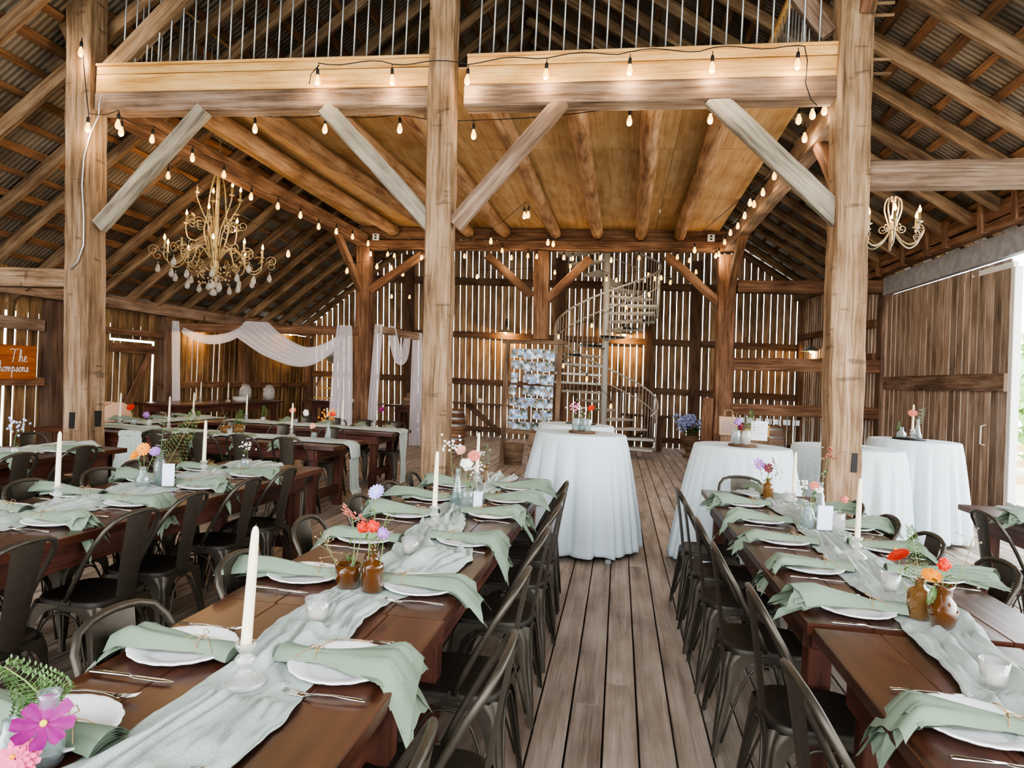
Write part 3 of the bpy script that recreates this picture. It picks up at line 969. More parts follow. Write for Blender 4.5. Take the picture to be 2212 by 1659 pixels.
# ------------------------------------------------------------------ gauze runners
# spots where glass or china presses the gauze flat
FLAT = [(-.88, 1.6, .06), (-.93, 3.56, .06), (-1.0, 5.0, .06), (1.19, 3.63, .06), (1.23, 5.06, .06), (-2.93, 3.29, .06), (-2.91, 4.58, .06), (-5.31, 7.6, .06), (-3.8, 7.72, .06),
        (-.9, 2.06, .05), (-.87, 2.94, .05), (1.14, 3.06, .05), (1.07, 2.12, .05), (1.25, 5.3, .05), (-4.4, 7.4, .05),
        (-.945, 2.42, .06), (-.845, 2.405, .05), (-.905, 2.56, .05), (-.965, 4.22, .06), (-.875, 4.12, .06), (-.84, 4.3, .05), (-.965, 5.2, .05), (-.79, 4.02, .05),
        (1.115, 2.72, .05), (1.15, 2.62, .06), (1.13, 5.4, .05), (1.13, 4.3, .05), (1.335, 4.8, .06), (1.3, 4.3, .05), (1.215, 4.26, .06), (-2.9, 3.92, .05), (-2.885, 4.06, .05), (-2.8, 4.95, .05), (-2.78, 4.0, .05)]
FLAT += [(-1.145, y, .15) for y in (1.29, 1.75, 2.5, 3.15, 3.78, 4.35, 4.95)] + [(-.69, y, .15) for y in (1.06, 1.76, 2.5, 3.26, 3.95, 4.48, 5.02)]
FLAT += [(.9, y, .15) for y in (1.86, 2.74, 3.33, 3.89, 4.46, 5.05)] + [(1.41, y, .15) for y in (3.36, 3.9, 4.46, 5.08)] + [(-2.62, y, .15) for y in (2.25, 2.94, 3.47, 4.1, 4.7)] + [(-3.05, y, .15) for y in (2.5, 3.06, 3.58, 4.2, 4.8)]

for (xs, ys, sd) in ((-.69, (1.06, 1.76, 2.5, 3.26, 3.95, 4.48, 5.02), 1), (-1.145, (1.29, 1.75, 2.5, 3.15, 3.78, 4.35, 4.95), -1), (.9, (1.86, 2.74, 3.33, 3.89, 4.46, 5.05), -1), (1.41, (3.36, 3.9, 4.46, 5.08), 1), (-2.62, (2.25, 2.94, 3.47, 4.1, 4.7), 1)):
    FLAT += [(xs - .06 * sd, y - .175 * sd, .035) for y in ys] + [(xs - .1 * sd, y + .185 * sd, .02) for y in ys]


def press(p):
    k = 1.
    for (x, y, r) in FLAT:
        d = math.hypot(p.x - x, p.y - y)
        if d < r + .05: k = min(k, max(0., (d - r) / .05))
    return k


def runner(name, label, path, hw, mat='gauze', across=Vector((1, 0, 0)), amp=.02, nu=240, nv=26, seed=0, fold=9., wob=.03, grp=None):
    path = [Vector(p) for p in path]
    cum = [0.]
    for i in range(1, len(path)): cum.append(cum[-1] + (path[i] - path[i - 1]).length)
    tot = cum[-1]
    def at(d):
        for i in range(1, len(path)):
            if d <= cum[i] + 1e-9:
                k = (d - cum[i - 1]) / max(1e-9, cum[i] - cum[i - 1])
                k2 = k * k * (3 - 2 * k) if False else k
                return path[i - 1].lerp(path[i], k), hw[i - 1] + (hw[i] - hw[i - 1]) * k, (path[i] - path[i - 1]).normalized()
        return path[-1], hw[-1], (path[-1] - path[-2]).normalized()
    def f(u, v):
        d = u * tot
        p, h, tg = at(d)
        nrm = across.cross(tg).normalized()
        if nrm.z < -.1: nrm = -nrm
        if abs(nrm.z) < .5 and nrm.dot(across.cross(Vector((0, 1, 0)))) < -.5: nrm = nrm
        q = 2 * v - 1
        warp = .25 * nz(d * 1.3 + seed, q * 1.2, 3)
        e = q * h + wob * nz(d * 3.1 + seed, q * 2, 5) * (.4 + abs(q)) + .012 * nz(d * 14, q * 2 + seed, 9) * abs(q)
        n1 = abs(nz(d * 1.1 + seed, (q + warp) * fold * .5, 11))
        n2 = abs(nz(d * 3.2 + seed, (q + warp) * fold * .35 + d * 2, 21))
        n3 = abs(nz(d * .7 + seed * 2, (q + warp) * fold * 1.1 + .6 * d, 31))
        z = amp * (2.6 * (n1 ** .75) + 1.2 * n2 + 1.1 * n3) * (1 - .7 * q ** 4) + .003
        b_ = p + across * e
        return b_ + nrm * (.003 + (z - .003) * press(b_))
    mb = MB(); mb.grid(nu, nv, f)
    o = obj(name, mb, M[mat])
    sm = o.modifiers.new('thick', 'SOLIDIFY'); sm.thickness = .0025; sm.offset = 1
    return tag(o, label, 'table runner', grp)


zt = TZ + .002
runner('table_runner', 'wrinkled sage gauze runner down the middle table row in front of the camera',
       [(-.87, .5, zt), (-.85, 1.2, zt), (-.84, 1.5, zt), (-.86, 1.85, zt), (-.88, 2.1, zt), (-.86, 2.35, zt), (-.80, 2.65, zt), (-.77, 2.95, zt), (-.88, 3.4, zt), (-.95, 4.0, zt), (-.94, 4.6, zt), (-.93, 5.1, zt), (-.92, 5.6, zt)],
       [.17, .155, .14, .12, .125, .14, .17, .2, .14, .11, .13, .13, .14], amp=.022, nu=420, nv=40, seed=3)
runner('table_runner', 'crumpled sage gauze runner along the right table row',
       [(1.13, .4, zt), (1.1, 1.4, zt), (1.08, 2.0, zt), (1.13, 2.48, zt), (1.17, 2.75, zt), (1.17, 3.25, zt), (1.19, 3.85, zt), (1.24, 4.6, zt), (1.22, 5.4, zt), (1.1, 5.68, zt)],
       [.15, .14, .13, .12, .15, .17, .14, .15, .18, .17], amp=.02, nu=360, nv=34, seed=13)
runner('table_runner', 'sage gauze runner on the table with orange flowers',
       [(-2.86, 1.8, zt), (-2.85, 2.7, zt), (-2.86, 3.3, zt), (-2.87, 4.0, zt), (-2.88, 4.8, zt), (-2.86, 5.3, zt)], [.17, .16, .17, .17, .16, .2], amp=.022, nu=260, seed=23)
runner('table_runner', 'sage gauze runner on the table at the left picture edge', [(-4.83, 2.5, zt), (-4.83, 4.4, zt), (-4.8, 5.7, zt)], [.16, .16, .16], nu=160, seed=33)
runner('table_runner', 'sage gauze runner on the table at the right picture edge', [(3.1, 2.5, zt), (3.1, 4.4, zt), (3.1, 5.9, zt)], [.16, .16, .18], nu=160, seed=43)
Yx = Vector((0, 1, 0))
runner('table_runner', 'pale runner along the nearer head table, hanging to the floor at its right end',
       [(-6.4, 7.45, zt), (-5, 7.45, zt), (-4, 7.42, zt), (-3.2, 7.42, zt), (-2.95, 7.42, zt), (-2.9, 7.42, zt - .03), (-2.885, 7.42, .6), (-2.86, 7.42, .25), (-2.83, 7.42, .02), (-2.7, 7.4, .01)],
       [.2, .19, .2, .19, .18, .16, .13, .13, .15, .17], across=Yx, amp=.016, nu=260, seed=53)
runner('table_runner', 'pale runner along the farther head table, hanging down its right end',
       [(-5.6, 9.42, zt), (-4.4, 9.4, zt), (-3.2, 9.4, zt), (-2.98, 9.4, zt), (-2.95, 9.4, zt - .03), (-2.94, 9.4, .5), (-2.92, 9.4, .05)],
       [.2, .2, .2, .19, .17, .13, .14], across=Yx, amp=.016, nu=200, seed=63)
runner('table_runner', 'pale runner lying along the short linking table', [(-6.1, 7.95, zt), (-6.1, 9.8, zt)], [.2, .2], nu=100, seed=73)
runner('table_runner', 'pale runner hanging over the near left edge of the head tables', [(-5.3, 7.3, zt + .012), (-5.3, 6.93, zt + .012), (-5.3, 6.9, zt - .03), (-5.3, 6.885, .4), (-5.3, 6.88, .04)], [.14, .14, .14, .16, .17], nu=90, amp=.012, seed=83)

# ------------------------------------------------------------------ white draped cocktail tables
def draped(label, x, y, r, rb, h, seed):
    mb = MB()
    prof = [(0.001, h), (r * .5, h), (r * .93, h), (r * .985, h - .004), (r * 1.0, h - .016), (r * 1.012, h - .05)]
    n = 26
    for i in range(1, n + 1):
        t = i / n
        prof.append((r * 1.012 + (rb - r) * t ** .85, h - .05 - (h - .062) * t))
    k0 = random.Random(seed)
    fr = [(k0.choice((14, 16, 18, 20)), k0.random() * 6.3) for _ in range(2)]
    def mod(th, u):
        i = u * (len(prof) - 1)
        t = max(0, (i - 4.5) / n)
        w = .9 - 1.5 * (1 - abs(sin(fr[0][0] * th * .5 + fr[0][1] + .9 * nz(cos(th) * 2, sin(th) * 2, seed)))) ** 2 + .45 * sin(fr[1][0] * th + fr[1][1] + 1.5 * nz(cos(th) * 2, sin(th) * 2, seed))
        w += .5 * nz(cos(th) * 6, sin(th) * 6, seed + t * .6)
        return 1 + .1 * w * min(1, t * 1.3) ** .8
    mb.lathe(prof, 160, mod=mod)
    for i, v in enumerate(mb.v):
        if v[2] < .2:
            th = math.atan2(v[1], v[0])
            mb.v[i] = (v[0], v[1], v[2] + (.03 * (1 + nz(cos(th) * 3, sin(th) * 3, seed + 4))) * (1 - v[2] / .2))
    o = obj('tablecloth', mb, M['linen'])
    o.location = (x, y, 0)
    sm = o.modifiers.new('thick', 'SOLIDIFY'); sm.thickness = .002
    return tag(o, label, 'tablecloth', None)


draped('floor-length white cloth on the round standing table in the middle of the aisle', -.335, 6.66, .425, .56, 1.09, 1)
draped('white cloth of the standing table behind the aisle one', -.47, 8.05, .43, .55, 1.09, 2)
draped('floor-length white cloth on the standing table behind the head chair of the right row', 1.14, 6.62, .43, .58, 1.065, 3)
draped('white cloth of the standing table directly behind the knotty post', 2.34, 7.58, .53, .55, 1.05, 4)
draped('white cloth of the farthest right standing table, with two bud vases on a black tray', 3.34, 8.52, .47, .56, 1.11, 5)
for (x, y) in ((-.02, 6.2),):
    mb = MB(); mb.box((x, y, .02), (.05, .2, .035)); mb.tube([(x, y, .03), (x - .2, y + .3, .2)], .016, 6)
    tag(obj('steel_table_base', mb, M['grey']), 'grey steel foot peeping from under the aisle tablecloth', 'table foot')

# ------------------------------------------------------------------ place settings
def make_plate():
    mb = MB()
    def mod(th, u): return 1 + (.022 * abs(sin(th * 9)) if u > .55 else 0)
    mb.lathe([(.001, .006), (.075, .006), (.088, .009), (.1, .017), (.125, .021), (.136, .024), (.139, .022), (.132, .016), (.1, .008), (.085, .001), (.05, .0), (.001, .0)], 72, mod=lambda th, u: mod(th, 1 - abs(2 * u - .95)))
    return tag(obj('dinner_plate', mb, M['china']), '', 'plate')


def make_fork():
    mb = MB()
    pts = [(-.1, 0, .004), (-.06, 0, .006), (-.02, 0, .009), (.02, 0, .008), (.045, 0, .004)]
    mb.tube(pts, [.0085, .0075, .004, .0035, .007], 8, flat=.35)
    mb.tube([(.045, 0, .004), (.058, 0, .003), (.066, 0, .004)], [.008, .0125, .0125], 8, flat=.25)
    for k in (-1.5, -.5, .5, 1.5):
        mb.tube([(.064, k * .0062, .004), (.085, k * .0062, .006), (.106, k * .0058, .012)], [.0022, .002, .0012], 5)
    return tag(obj('fork', mb, M['silver']), '', 'fork')


def make_knife():
    mb = MB()
    mb.tube([(-.12, 0, .005), (-.11, 0, .006), (-.05, 0, .006), (-.005, 0, .006)], [.006, .009, .0075, .006], 8, flat=.5)
    mb.tube([(-.005, 0, .006), (.01, 0, .004), (.08, 0, .003), (.112, .003, .002)], [.006, .009, .0105, .003], 8, flat=.16)
    return tag(obj('table_knife', mb, M['silver']), '', 'knife')


def make_napkin(seed, droop, spread, lift, flip):
    def mk():
        t = thing('napkin', '', 'napkin')
        mb = MB()
        edge = .14
        R = random.Random(seed)
        ph = [R.random() * 6.3 for _ in range(6)]
        for k in range(6):
            slant = R.uniform(-.09, .09); yo = R.uniform(-.3, .3); xo = R.uniform(-.035, .015); fp = R.random() * 6.3
            def f(u, v):
                s = u; q = 2 * v - 1
                tie = .27
                g = max(0., (s - tie) / (1 - tie))
                x = -.175 + .42 * s + g * g * (xo + slant * q)
                if s < tie: w = .015 + .036 * ((tie - s) / tie) ** .8
                else: w = .017 + (spread - .017) * g ** .9
                w *= 1 - .05 * k
                hh = (.03 + .012 * g) * (1 - .16 * k)
                y = q * w + yo * w * .55 * g
                if k == 5: hh = 0
                z = .016 + hh * max(0, 1 - abs(q) ** 2.4) + .003 * (5 - k) * (.3 + g) * .6
                z += g * (.009 * sin(4.5 * q + fp) + .006 * sin(9 * q + fp * 2))
                y += .018 * g * g * sin(ph[5]) + .012 * nz(s * 4, q, seed + k)
                z += lift * g * (.5 + .5 * sin(2 * q + ph[4])) * (1 if k < 3 else 0)
                if x > edge:
                    d = x - edge
                    z -= droop * (d / .1) ** 1.3 * .62
                    x = edge + d * (1 - .45 * min(1, droop * 5))
                else: z = max(z, .011 + .001 * (5 - k))
                return (x, y, z)
            mb.grid(22, 15, f)
        o = obj('napkin_cloth', mb, M['napkin'], t)
        tw = MB()
        xt = -.065
        tw.tube([(xt + .004 * cos(a), .021 * cos(a), .034 + .021 * sin(a)) for a in [2 * PI * i / 16 for i in range(17)]], .0017, 5)
        for sg in (-1, 1):
            tw.tube([(xt, 0, .056), (xt + .012, sg * .02, .066), (xt + .02, sg * .04, .06), (xt + .008, sg * .036, .052), (xt, 0, .056)], .0014, 5)
            tw.tube([(xt, 0, .056), (xt - .03, sg * .015, .05), (xt - .055, sg * .035, .03)], .0014, 5)
        obj('twine_bow', tw, M['twine'], t, 'brown twine bow')
        return t
    return mk


plate, fork, knife = Proto(make_plate), Proto(make_fork), Proto(make_knife)
napk = [Proto(make_napkin(11, .09, .1, .0, True)), Proto(make_napkin(12, .15, .12, .02, False)), Proto(make_napkin(13, .05, .085, .03, True)),
        Proto(make_napkin(14, .11, .08, .035, False)), Proto(make_napkin(15, .02, .1, .015, True))]
PZ = TZ + .001


def setting(x, y, side, where, var, kn=True, fk=True, dz=0., shift=0.):
    """side: +1 sitter on the +x side"""
    rz = 0 if side > 0 else PI
    z = PZ + dz
    plate.put((x, y, z), random.random() * 6, 'white scalloped dinner plate, ' + where, 'dinner plates')
    a = random.uniform(-.16, .16)
    napk[var % 5].put((x + .0 * side + shift * side, y + random.uniform(-.015, .015), z), rz + a, 'sage napkin tied with twine on plate, ' + where, 'rolled sage napkins')
    if fk: fork.put((x + .03 * side, y - .175 * side, z + .004), (PI if side > 0 else 0) + random.uniform(-.08, .08), 'silver fork by the plate, ' + where, 'forks')
    if kn: knife.put((x + .015 * side, y + .185 * side, z + .004), (PI if side > 0 else 0) + random.uniform(-.06, .06), 'silver knife by the plate, ' + where, 'knives')


T2L = [1.29, 1.75, 2.5, 3.15, 3.78, 4.35, 4.95]
T2R = [1.06, 1.76, 2.5, 3.26, 3.95, 4.48, 5.02]
for i, yy in enumerate(T2L):
    setting(-1.145, yy, -1, '%s place, left side of middle tables' % nth[i], (4, 0, 4, 0, 2, 4, 2)[i], kn=i > 0)
for i, yy in enumerate(T2R):
    setting(-.69, yy, 1, '%s place, right side of middle tables' % nth[i], (4, 1, 0, 1, 3, 2, 2)[i])
for i, yy in enumerate([1.86, 2.74, 3.33, 3.89, 4.46, 5.05]):
    setting(.90, yy, -1, '%s place, aisle side of right tables' % nth[i], (1, 2, 1, 0, 3, 2)[i], dz=-.005 if i == 0 else 0)
for i, yy in enumerate([3.36, 3.9, 4.46, 5.08]):
    setting(1.41, yy, 1, '%s place, far side of right tables' % nth[i], (4, 0, 2, 4)[i])
for i, yy in enumerate([2.25, 2.94, 3.47, 4.1, 4.7]):
    setting(-2.62, yy, 1, '%s place, right side of flower table' % nth[i], (0, 3, 1, 3, 2)[i])
for i, yy in enumerate([2.5, 3.06, 3.58, 4.2, 4.8]):
    setting(-3.05, yy, -1, '%s place, left side of flower table' % nth[i], (0, 2, 4, 2, 0)[i])
for i, yy in enumerate([3.9, 4.55, 5.2]):
    setting(-4.6, yy, 1, '%s place, table at left picture edge' % nth[i], (1, 1, 4)[i])
for i, yy in enumerate([4.5, 5.2]):
    setting(2.86, yy, -1, '%s place, table at right picture edge' % nth[i], (0, 2)[i])
plate.put((1.1, 5.58, PZ), 0, 'white scalloped dinner plate at the far head of the right tables', 'dinner plates')
napk[4].put((1.12, 5.56, PZ + .01), PI / 2, 'sage green napkin at the far head of the right tables', 'rolled sage napkins')
for i, xx in enumerate([-5.0, -4.5, -4.05, -3.55]):
    plate.put((xx, 7.1, PZ), 0, 'white dinner plate on near side of nearer head table, %s from the left' % nth[i].replace('nearest', 'first'), 'head table plates')
    napk[(i * 2 + 4) % 5].put((xx, 7.12, PZ), -PI / 2, 'sage napkin on near side of nearer head table, %s from the left' % nth[i].replace('nearest', 'first'), 'head table napkins')
for i, xx in enumerate([-4.9, -4.3, -3.75, -3.3]):
    plate.put((xx, 9.68, PZ), 0, 'white dinner plate on the farther head table, %s from the left' % nth[i].replace('nearest', 'first'), 'head table plates')
    napk[(i + 2) % 5].put((xx, 9.66, PZ), PI / 2, 'sage napkin on the farther head table, %s from the left' % nth[i].replace('nearest', 'first'), 'head table napkins')
for i, yy in enumerate([8.3, 8.9, 9.45]):
    plate.put((-6.3, yy, PZ), 0, 'white dinner plate on the short linking table, %s' % nth[i], 'head table plates')
    napk[(i + 4) % 5].put((-6.3, yy, PZ), PI, 'sage napkin on the short linking table, %s' % nth[i], 'head table napkins')

# ------------------------------------------------------------------ candles and glass
def make_holder():
    mb = MB()
    mb.lathe([(.001, 0), (.05, 0), (.052, .006), (.046, .014), (.034, .022), (.02, .034), (.013, .044), (.022, .052), (.026, .062), (.02, .072), (.012, .078), (.018, .084), (.024, .092), (.026, .104), (.017, .104), (.0155, .086), (.001, .084)], 28, mod=lambda th, u: 1 + (.07 * sin(14 * th) if u < .35 else 0))
    return tag(obj('candle_holder', mb, M['crystal']), '', 'candle holder')


def make_taper():
    mb = MB()
    mb.lathe([(.001, 0), (.0135, 0), (.0135, .03), (.0125, .15), (.0108, .25), (.0092, .292), (.006, .304), (.0015, .308)], 16, capb=True)
    o = tag(obj('taper_candle', mb, M['wax']), '', 'candle')
    m2 = MB(); m2.tube([(0, 0, .305), (.001, 0, .314)], .0012, 4)
    obj('wick', m2, M['wick'], o)
    return o


def make_votive():
    mb = MB()
    mb.lathe([(.001, .004), (.027, .004), (.031, .02), (.038, .075), (.036, .075), (.0305, .024), (.026, .009), (.001, .009)], 48, mod=lambda th, u: 1 + .035 * sin(16 * th))
    mb.lathe([(.001, 0), (.028, 0), (.028, .004)], 24)
    return tag(obj('votive_glass', mb, M['crystal']), '', 'votive holder')


def make_votive_candle():
    mb = MB(); mb.lathe([(.001, 0), (.0235, 0), (.025, .03), (.02, .032), (.001, .031)], 20)
    o = tag(obj('votive_candle', mb, M['wax']), '', 'candle')
    m2 = MB(); m2.tube([(0, 0, .03), (0, 0, .038)], .0012, 4); obj('wick', m2, M['wick'], o)
    return o


holder, taper, votive, vcandle = Proto(make_holder), Proto(make_taper), Proto(make_votive), Proto(make_votive_candle)


def candle(x, y, where, z=TZ, tilt=(0, 0), h=.007):
    holder.put((x, y, z + h), 0, 'cut crystal candle holder ' + where, 'crystal candle holders')
    c = taper.put((x, y, z + h + .086), 0, 'ivory taper candle standing in crystal ' + where, 'ivory tapers')
    c.rotation_euler = (tilt[0], tilt[1], 0)


def light(x, y, where, h=.007):
    votive.put((x, y, TZ + h), random.random(), 'ribbed clear votive glass ' + where, 'votives')
    vcandle.put((x, y, TZ + h + .01), 0, 'white votive candle in ribbed glass ' + where, 'votive candles')


candle(-.88, 1.6, 'on the runner nearest the camera', tilt=(0, .035))
candle(-.93, 3.56, 'halfway along the middle tables')
candle(-1.0, 5.0, 'at the far end of the middle tables')
candle(1.19, 3.63, 'in the middle of the right tables')
candle(1.23, 5.06, 'near the far end of the right tables')
candle(-2.93, 3.29, 'on the flower table, nearer of its two')
candle(-2.91, 4.58, 'on the flower table, farther of its two', )
candle(-5.31, 7.6, 'on the left part of the nearer head table')
candle(-3.8, 7.72, 'on the right part of the nearer head table')
candle(-5.35, 9.42, 'on the left part of the farther head table')
candle(-5.95, 9.05, 'on the linking table')
candle(-6.08, 7.75, 'beside the big left post')
candle(-3.95, 9.6, 'on the right part of the farther head table')
candle(-7.95, 12.3, 'on the side table by the left wall, left one', z=.84, h=.0)
candle(-7.8, 13.0, 'on the side table by the left wall, right one', z=.84, h=.0)
candle(3.36, 8.62, 'on the farthest right standing table', z=1.11, h=.012)
light(-.9, 2.06, 'nearest on the middle tables')
light(-.87, 2.94, 'second on the middle tables')
light(1.14, 3.06, 'beside the amber vases of the right tables')
light(1.07, 2.12, 'nearest on the right tables')
light(1.25, 5.3, 'at the far end of the right tables')
light(-4.4, 7.4, 'on the nearer head table')

# ------------------------------------------------------------------ vases and flowers
def vase(label, x, y, prof, mat, z=TZ + .007, mod=None, seg=32, name='bud_vase', cat='vase', fill=None):
    mb = MB()
    inner = [(max(.001, r - .0025), zz + (.004 if i == 0 else 0)) for i, (r, zz) in enumerate(prof)]
    mb.lathe([(.001, prof[0][1])] + prof + inner[::-1][:-1] + [(.001, .006)], seg, mod=mod)
    o = tag(obj(name, mb, M[mat]), label, cat)
    o.location = (x, y, z)
    if fill:
        m2 = MB(); zz = fill
        rr = [(max(.002, r - .004), h) for r, h in prof if h < zz]
        m2.lathe([(.001, .006)] + [(r, max(h, .006)) for r, h in rr] + [(rr[-1][0], zz), (.001, zz)], 24, mod=mod)
        obj('water', m2, M['water'], o)
    return o


def bloom(mb, p, d, r, kind, mi=0):
    d = Vector(d).normalized()
    a = d.cross(Vector((0, 0, 1)))
    a = a.normalized() if a.length > .1 else Vector((1, 0, 0))
    b = d.cross(a)
    p = Vector(p)
    if kind == 'cosmos':
        for k in range(8):
            th = 2 * PI * k / 8 + random.uniform(-.1, .1)
            u_ = a * cos(th) + b * sin(th); w_ = b * cos(th) - a * sin(th)
            cup = random.uniform(.0, .25)
            mb.grid(6, 5, lambda u, v: p + u_ * (r * (.06 + .94 * u)) + w_ * ((v - .5) * r * (.12 + .64 * u) * (1 - .45 * u ** 5)) + d * (r * (.05 + cup * u * u - .05 * abs(v - .5) + (.03 * sin(v * 14) * u))), mi=mi)
        return
    if kind in ('zinnia', 'mum'):
        for ly in range(4):
            n = 14 - ly * 2
            for k in range(n):
                th = 2 * PI * (k + .5 * (ly % 2)) / n
                u_ = a * cos(th) + b * sin(th); w_ = b * cos(th) - a * sin(th)
                rr = r * (1 - ly * .2)
                mb.grid(4, 3, lambda u, v: p + u_ * (rr * (.1 + .9 * u)) + w_ * ((v - .5) * rr * .5 * (1 - .6 * u ** 3)) + d * (rr * (.15 * u + .18 * ly * (1 - u * .4)) + .06 * r * ly), mi=mi)
        return
    if kind == 'ball':
        mb.ball(p, r, 10, 7, mi=mi)
        for k in range(26):
            q = Vector((random.gauss(0, 1), random.gauss(0, 1), random.gauss(0, 1))).normalized()
            mb.ball(p + q * r, r * .28, 6, 4, mi=mi)
        return
    if kind == 'spray':
        for k in range(22):
            q = Vector((random.gauss(0, 1), random.gauss(0, 1), random.gauss(0, .7)))
            mb.ball(p + q * r * .5, r * .12, 6, 4, mi=mi)
        return
    if kind == 'plume':
        for k in range(30):
            t = random.random()
            q = Vector((random.gauss(0, 1), random.gauss(0, 1), 0)) * r * .28 * (1 - t * .7)
            s = p + d * (t - .4) * r * 2 + q
            mb.tube([s, s + d * r * .35 + q * .4], [r * .07, r * .015], 5, mi=mi)
        return


def leafblade(mb, p, d, l, w, mi=0):
    p = Vector(p); d = Vector(d).normalized()
    a = d.cross(Vector((random.random() - .5, random.random() - .5, 1))).normalized()
    mb.grid(5, 3, lambda u, v: p + d * (l * u) + a * ((v - .5) * w * 2 * sin(PI * min(.97, u * .9 + .08))) - Vector((0, 0, 1)) * (l * .2 * u * u), mi=mi)


def sprig(label, base, tip, kind, r, col, d=None, cat='flower', name='flower', leaves=3, lmat='leaf', bend=.02, group=None):
    """a cut flower or twig: stem, bloom and leaves"""
    base, tip = Vector(base), Vector(tip)
    o = thing(name, label, cat, base, 0, group)
    l = tip - base
    side = Vector((random.uniform(-1, 1), random.uniform(-1, 1), 0)) * bend
    path = [l * t + side * sin(PI * t) for t in (0, .2, .4, .6, .8, 1)]
    mb = MB(); mb.tube(path, .0018 if kind != 'twig' else .0014, 5)
    obj('stem', mb, M['stem'], o)
    if kind == 'fern':
        mb = MB()
        for k in range(16):
            t = .3 + .7 * k / 15
            p = l * t + side * sin(PI * t)
            for sg in (-1, 1):
                a = l.cross(Vector((.3, -1, .2))).normalized() * sg
                e = p + (a * 1.0 + l.normalized() * .5) * r * (1.25 - t)
                mb.tube([p, p.lerp(e, .5) - Vector((0, 0, .002)), e - Vector((0, 0, .008))], .0011, 4)
                for q in (.3, .5, .7, .9):
                    m_ = p.lerp(e, q); leafblade(mb, m_, l.normalized() + a * .4, r * .16, r * .035)
                    leafblade(mb, m_, -l.normalized() * .2 + a + Vector((0, 0, -.3)), r * .16, r * .035)
        obj('frond', mb, M[lmat], o)
        return o
    if kind == 'twig':
        mb = MB()
        for k in range(14):
            t = .35 + .65 * random.random()
            p = l * t + side * sin(PI * t)
            q = (Vector((random.gauss(0, 1), random.gauss(0, 1), random.gauss(.5, .6)))).normalized() * r * random.uniform(.4, 1)
            mb.tube([p, p + q], .0007, 4)
            mb.ball(p + q, .0035 if col != 'leafpale' else .006, 5, 3)
        obj('seed_head', mb, M[col if col in M else 'fl_' + col], o)
        return o
    if kind == 'eucalyptus':
        mb = MB()
        for k in range(9):
            t = .35 + .65 * k / 8
            p = l * t + side * sin(PI * t)
            for sg in (-1, 1):
                th = k * 1.6 + (0 if sg > 0 else PI)
                q = Vector((cos(th), sin(th), .35)).normalized()
                c = p + q * r * .6
                w_ = q.cross(Vector((0, 0, 1))).normalized()
                mb.grid(5, 5, lambda u, v: c + q * r * (u - .5) + w_ * r * 1.1 * (v - .5) * sin(PI * (.12 + .76 * u)) - Vector((0, 0, .003)) * u)
        obj('leaf', mb, M['leafpale'], o)
        return o
    mb = MB(); bloom(mb, l, d if d is not None else (random.uniform(-.4, .4), -.8, .6), r, kind)
    obj('bloom', mb, M['fl_' + col], o)
    if kind in ('cosmos', 'zinnia'):
        m2 = MB(); dd = Vector(d if d is not None else (0, -.8, .6)).normalized()
        m2.ball(l + dd * r * (.1 if kind == 'cosmos' else .75), r * .13, 8, 5); obj('flower_eye', m2, M['fl_yellow' if kind != 'zinnia' else 'fl_orange'], o)
    if leaves:
        m3 = MB()
        for k in range(leaves):
            t = random.uniform(.25, .85)
            leafblade(m3, l * t, (random.uniform(-1, 1), random.uniform(-1, 1), .7), random.uniform(.025, .05), .006)
        obj('leaf', m3, M[lmat], o)
    return o


rib = lambda th, u: 1 + .03 * sin(22 * th)
hob = lambda th, u: 1 + .03 * sin(18 * th) * sin(u * 40)
TUM = [(.030, 0), (.035, .004), (.040, .05), (.042, .086)]
BOT = [(.034, 0), (.037, .005), (.037, .085), (.034, .098), (.016, .108), (.015, .128), (.019, .134)]
BUD = [(.03, 0), (.033, .006), (.028, .03), (.014, .09), (.011, .13), (.016, .15)]
CONE = [(.045, 0), (.047, .005), (.03, .08), (.014, .17), (.012, .21), (.016, .225)]
JAR = [(.03, 0), (.033, .004), (.034, .06), (.03, .075), (.03, .085)]
POT = [(.026, 0), (.034, .01), (.043, .04), (.045, .062), (.036, .085), (.026, .1), (.026, .125), (.031, .14)]

V = Vector
# middle tables: cluster of amber glass
vase('amber hobnail glass tumbler in the middle flower cluster', -.945, 2.42, [(r * 1.12, z) for r, z in TUM], 'amber', mod=hob)
vase('brown patterned glass bottle right of the hobnail tumbler', -.845, 2.405, [(r * 1.05, z * 1.05) for r, z in BOT], 'amber', mod=hob)
vase('small brown bud bottle behind the hobnail tumbler', -.905, 2.56, [(r * .8, z * .95) for r, z in BOT], 'amber', mod=rib)
z0 = TZ + .03
sprig('coral pink plume flower in the hobnail tumbler', (-.945, 2.42, z0), (-.955, 2.45, z0 + .24), 'plume', .055, 'coral')
sprig('second coral plume leaning right out of the hobnail tumbler', (-.94, 2.42, z0), (-.915, 2.47, z0 + .21), 'plume', .045, 'coral')
sprig('airy dry grass seed head left of the coral plumes', (-.955, 2.43, z0), (-1.06, 2.42, z0 + .17), 'twig', .07, 'dry')
sprig('red rounded flower above the brown bottle', (-.85, 2.405, z0), (-.895, 2.42, z0 + .2), 'ball', .019, 'red')
sprig('red-orange rounded flower in the brown bottle', (-.845, 2.405, z0), (-.855, 2.41, z0 + .21), 'ball', .02, 'red')
sprig('purple globe flower at the right of the brown bottle', (-.84, 2.405, z0), (-.812, 2.4, z0 + .19), 'ball', .019, 'purple')
sprig('lilac scabious flower standing tallest in the amber cluster', (-.905, 2.56, z0), (-.915, 2.6, z0 + .3), 'mum', .033, 'lilac')
sprig('feathery green stems in the small brown bottle', (-.905, 2.56, z0), (-.86, 2.6, z0 + .24), 'twig', .06, 'stem')
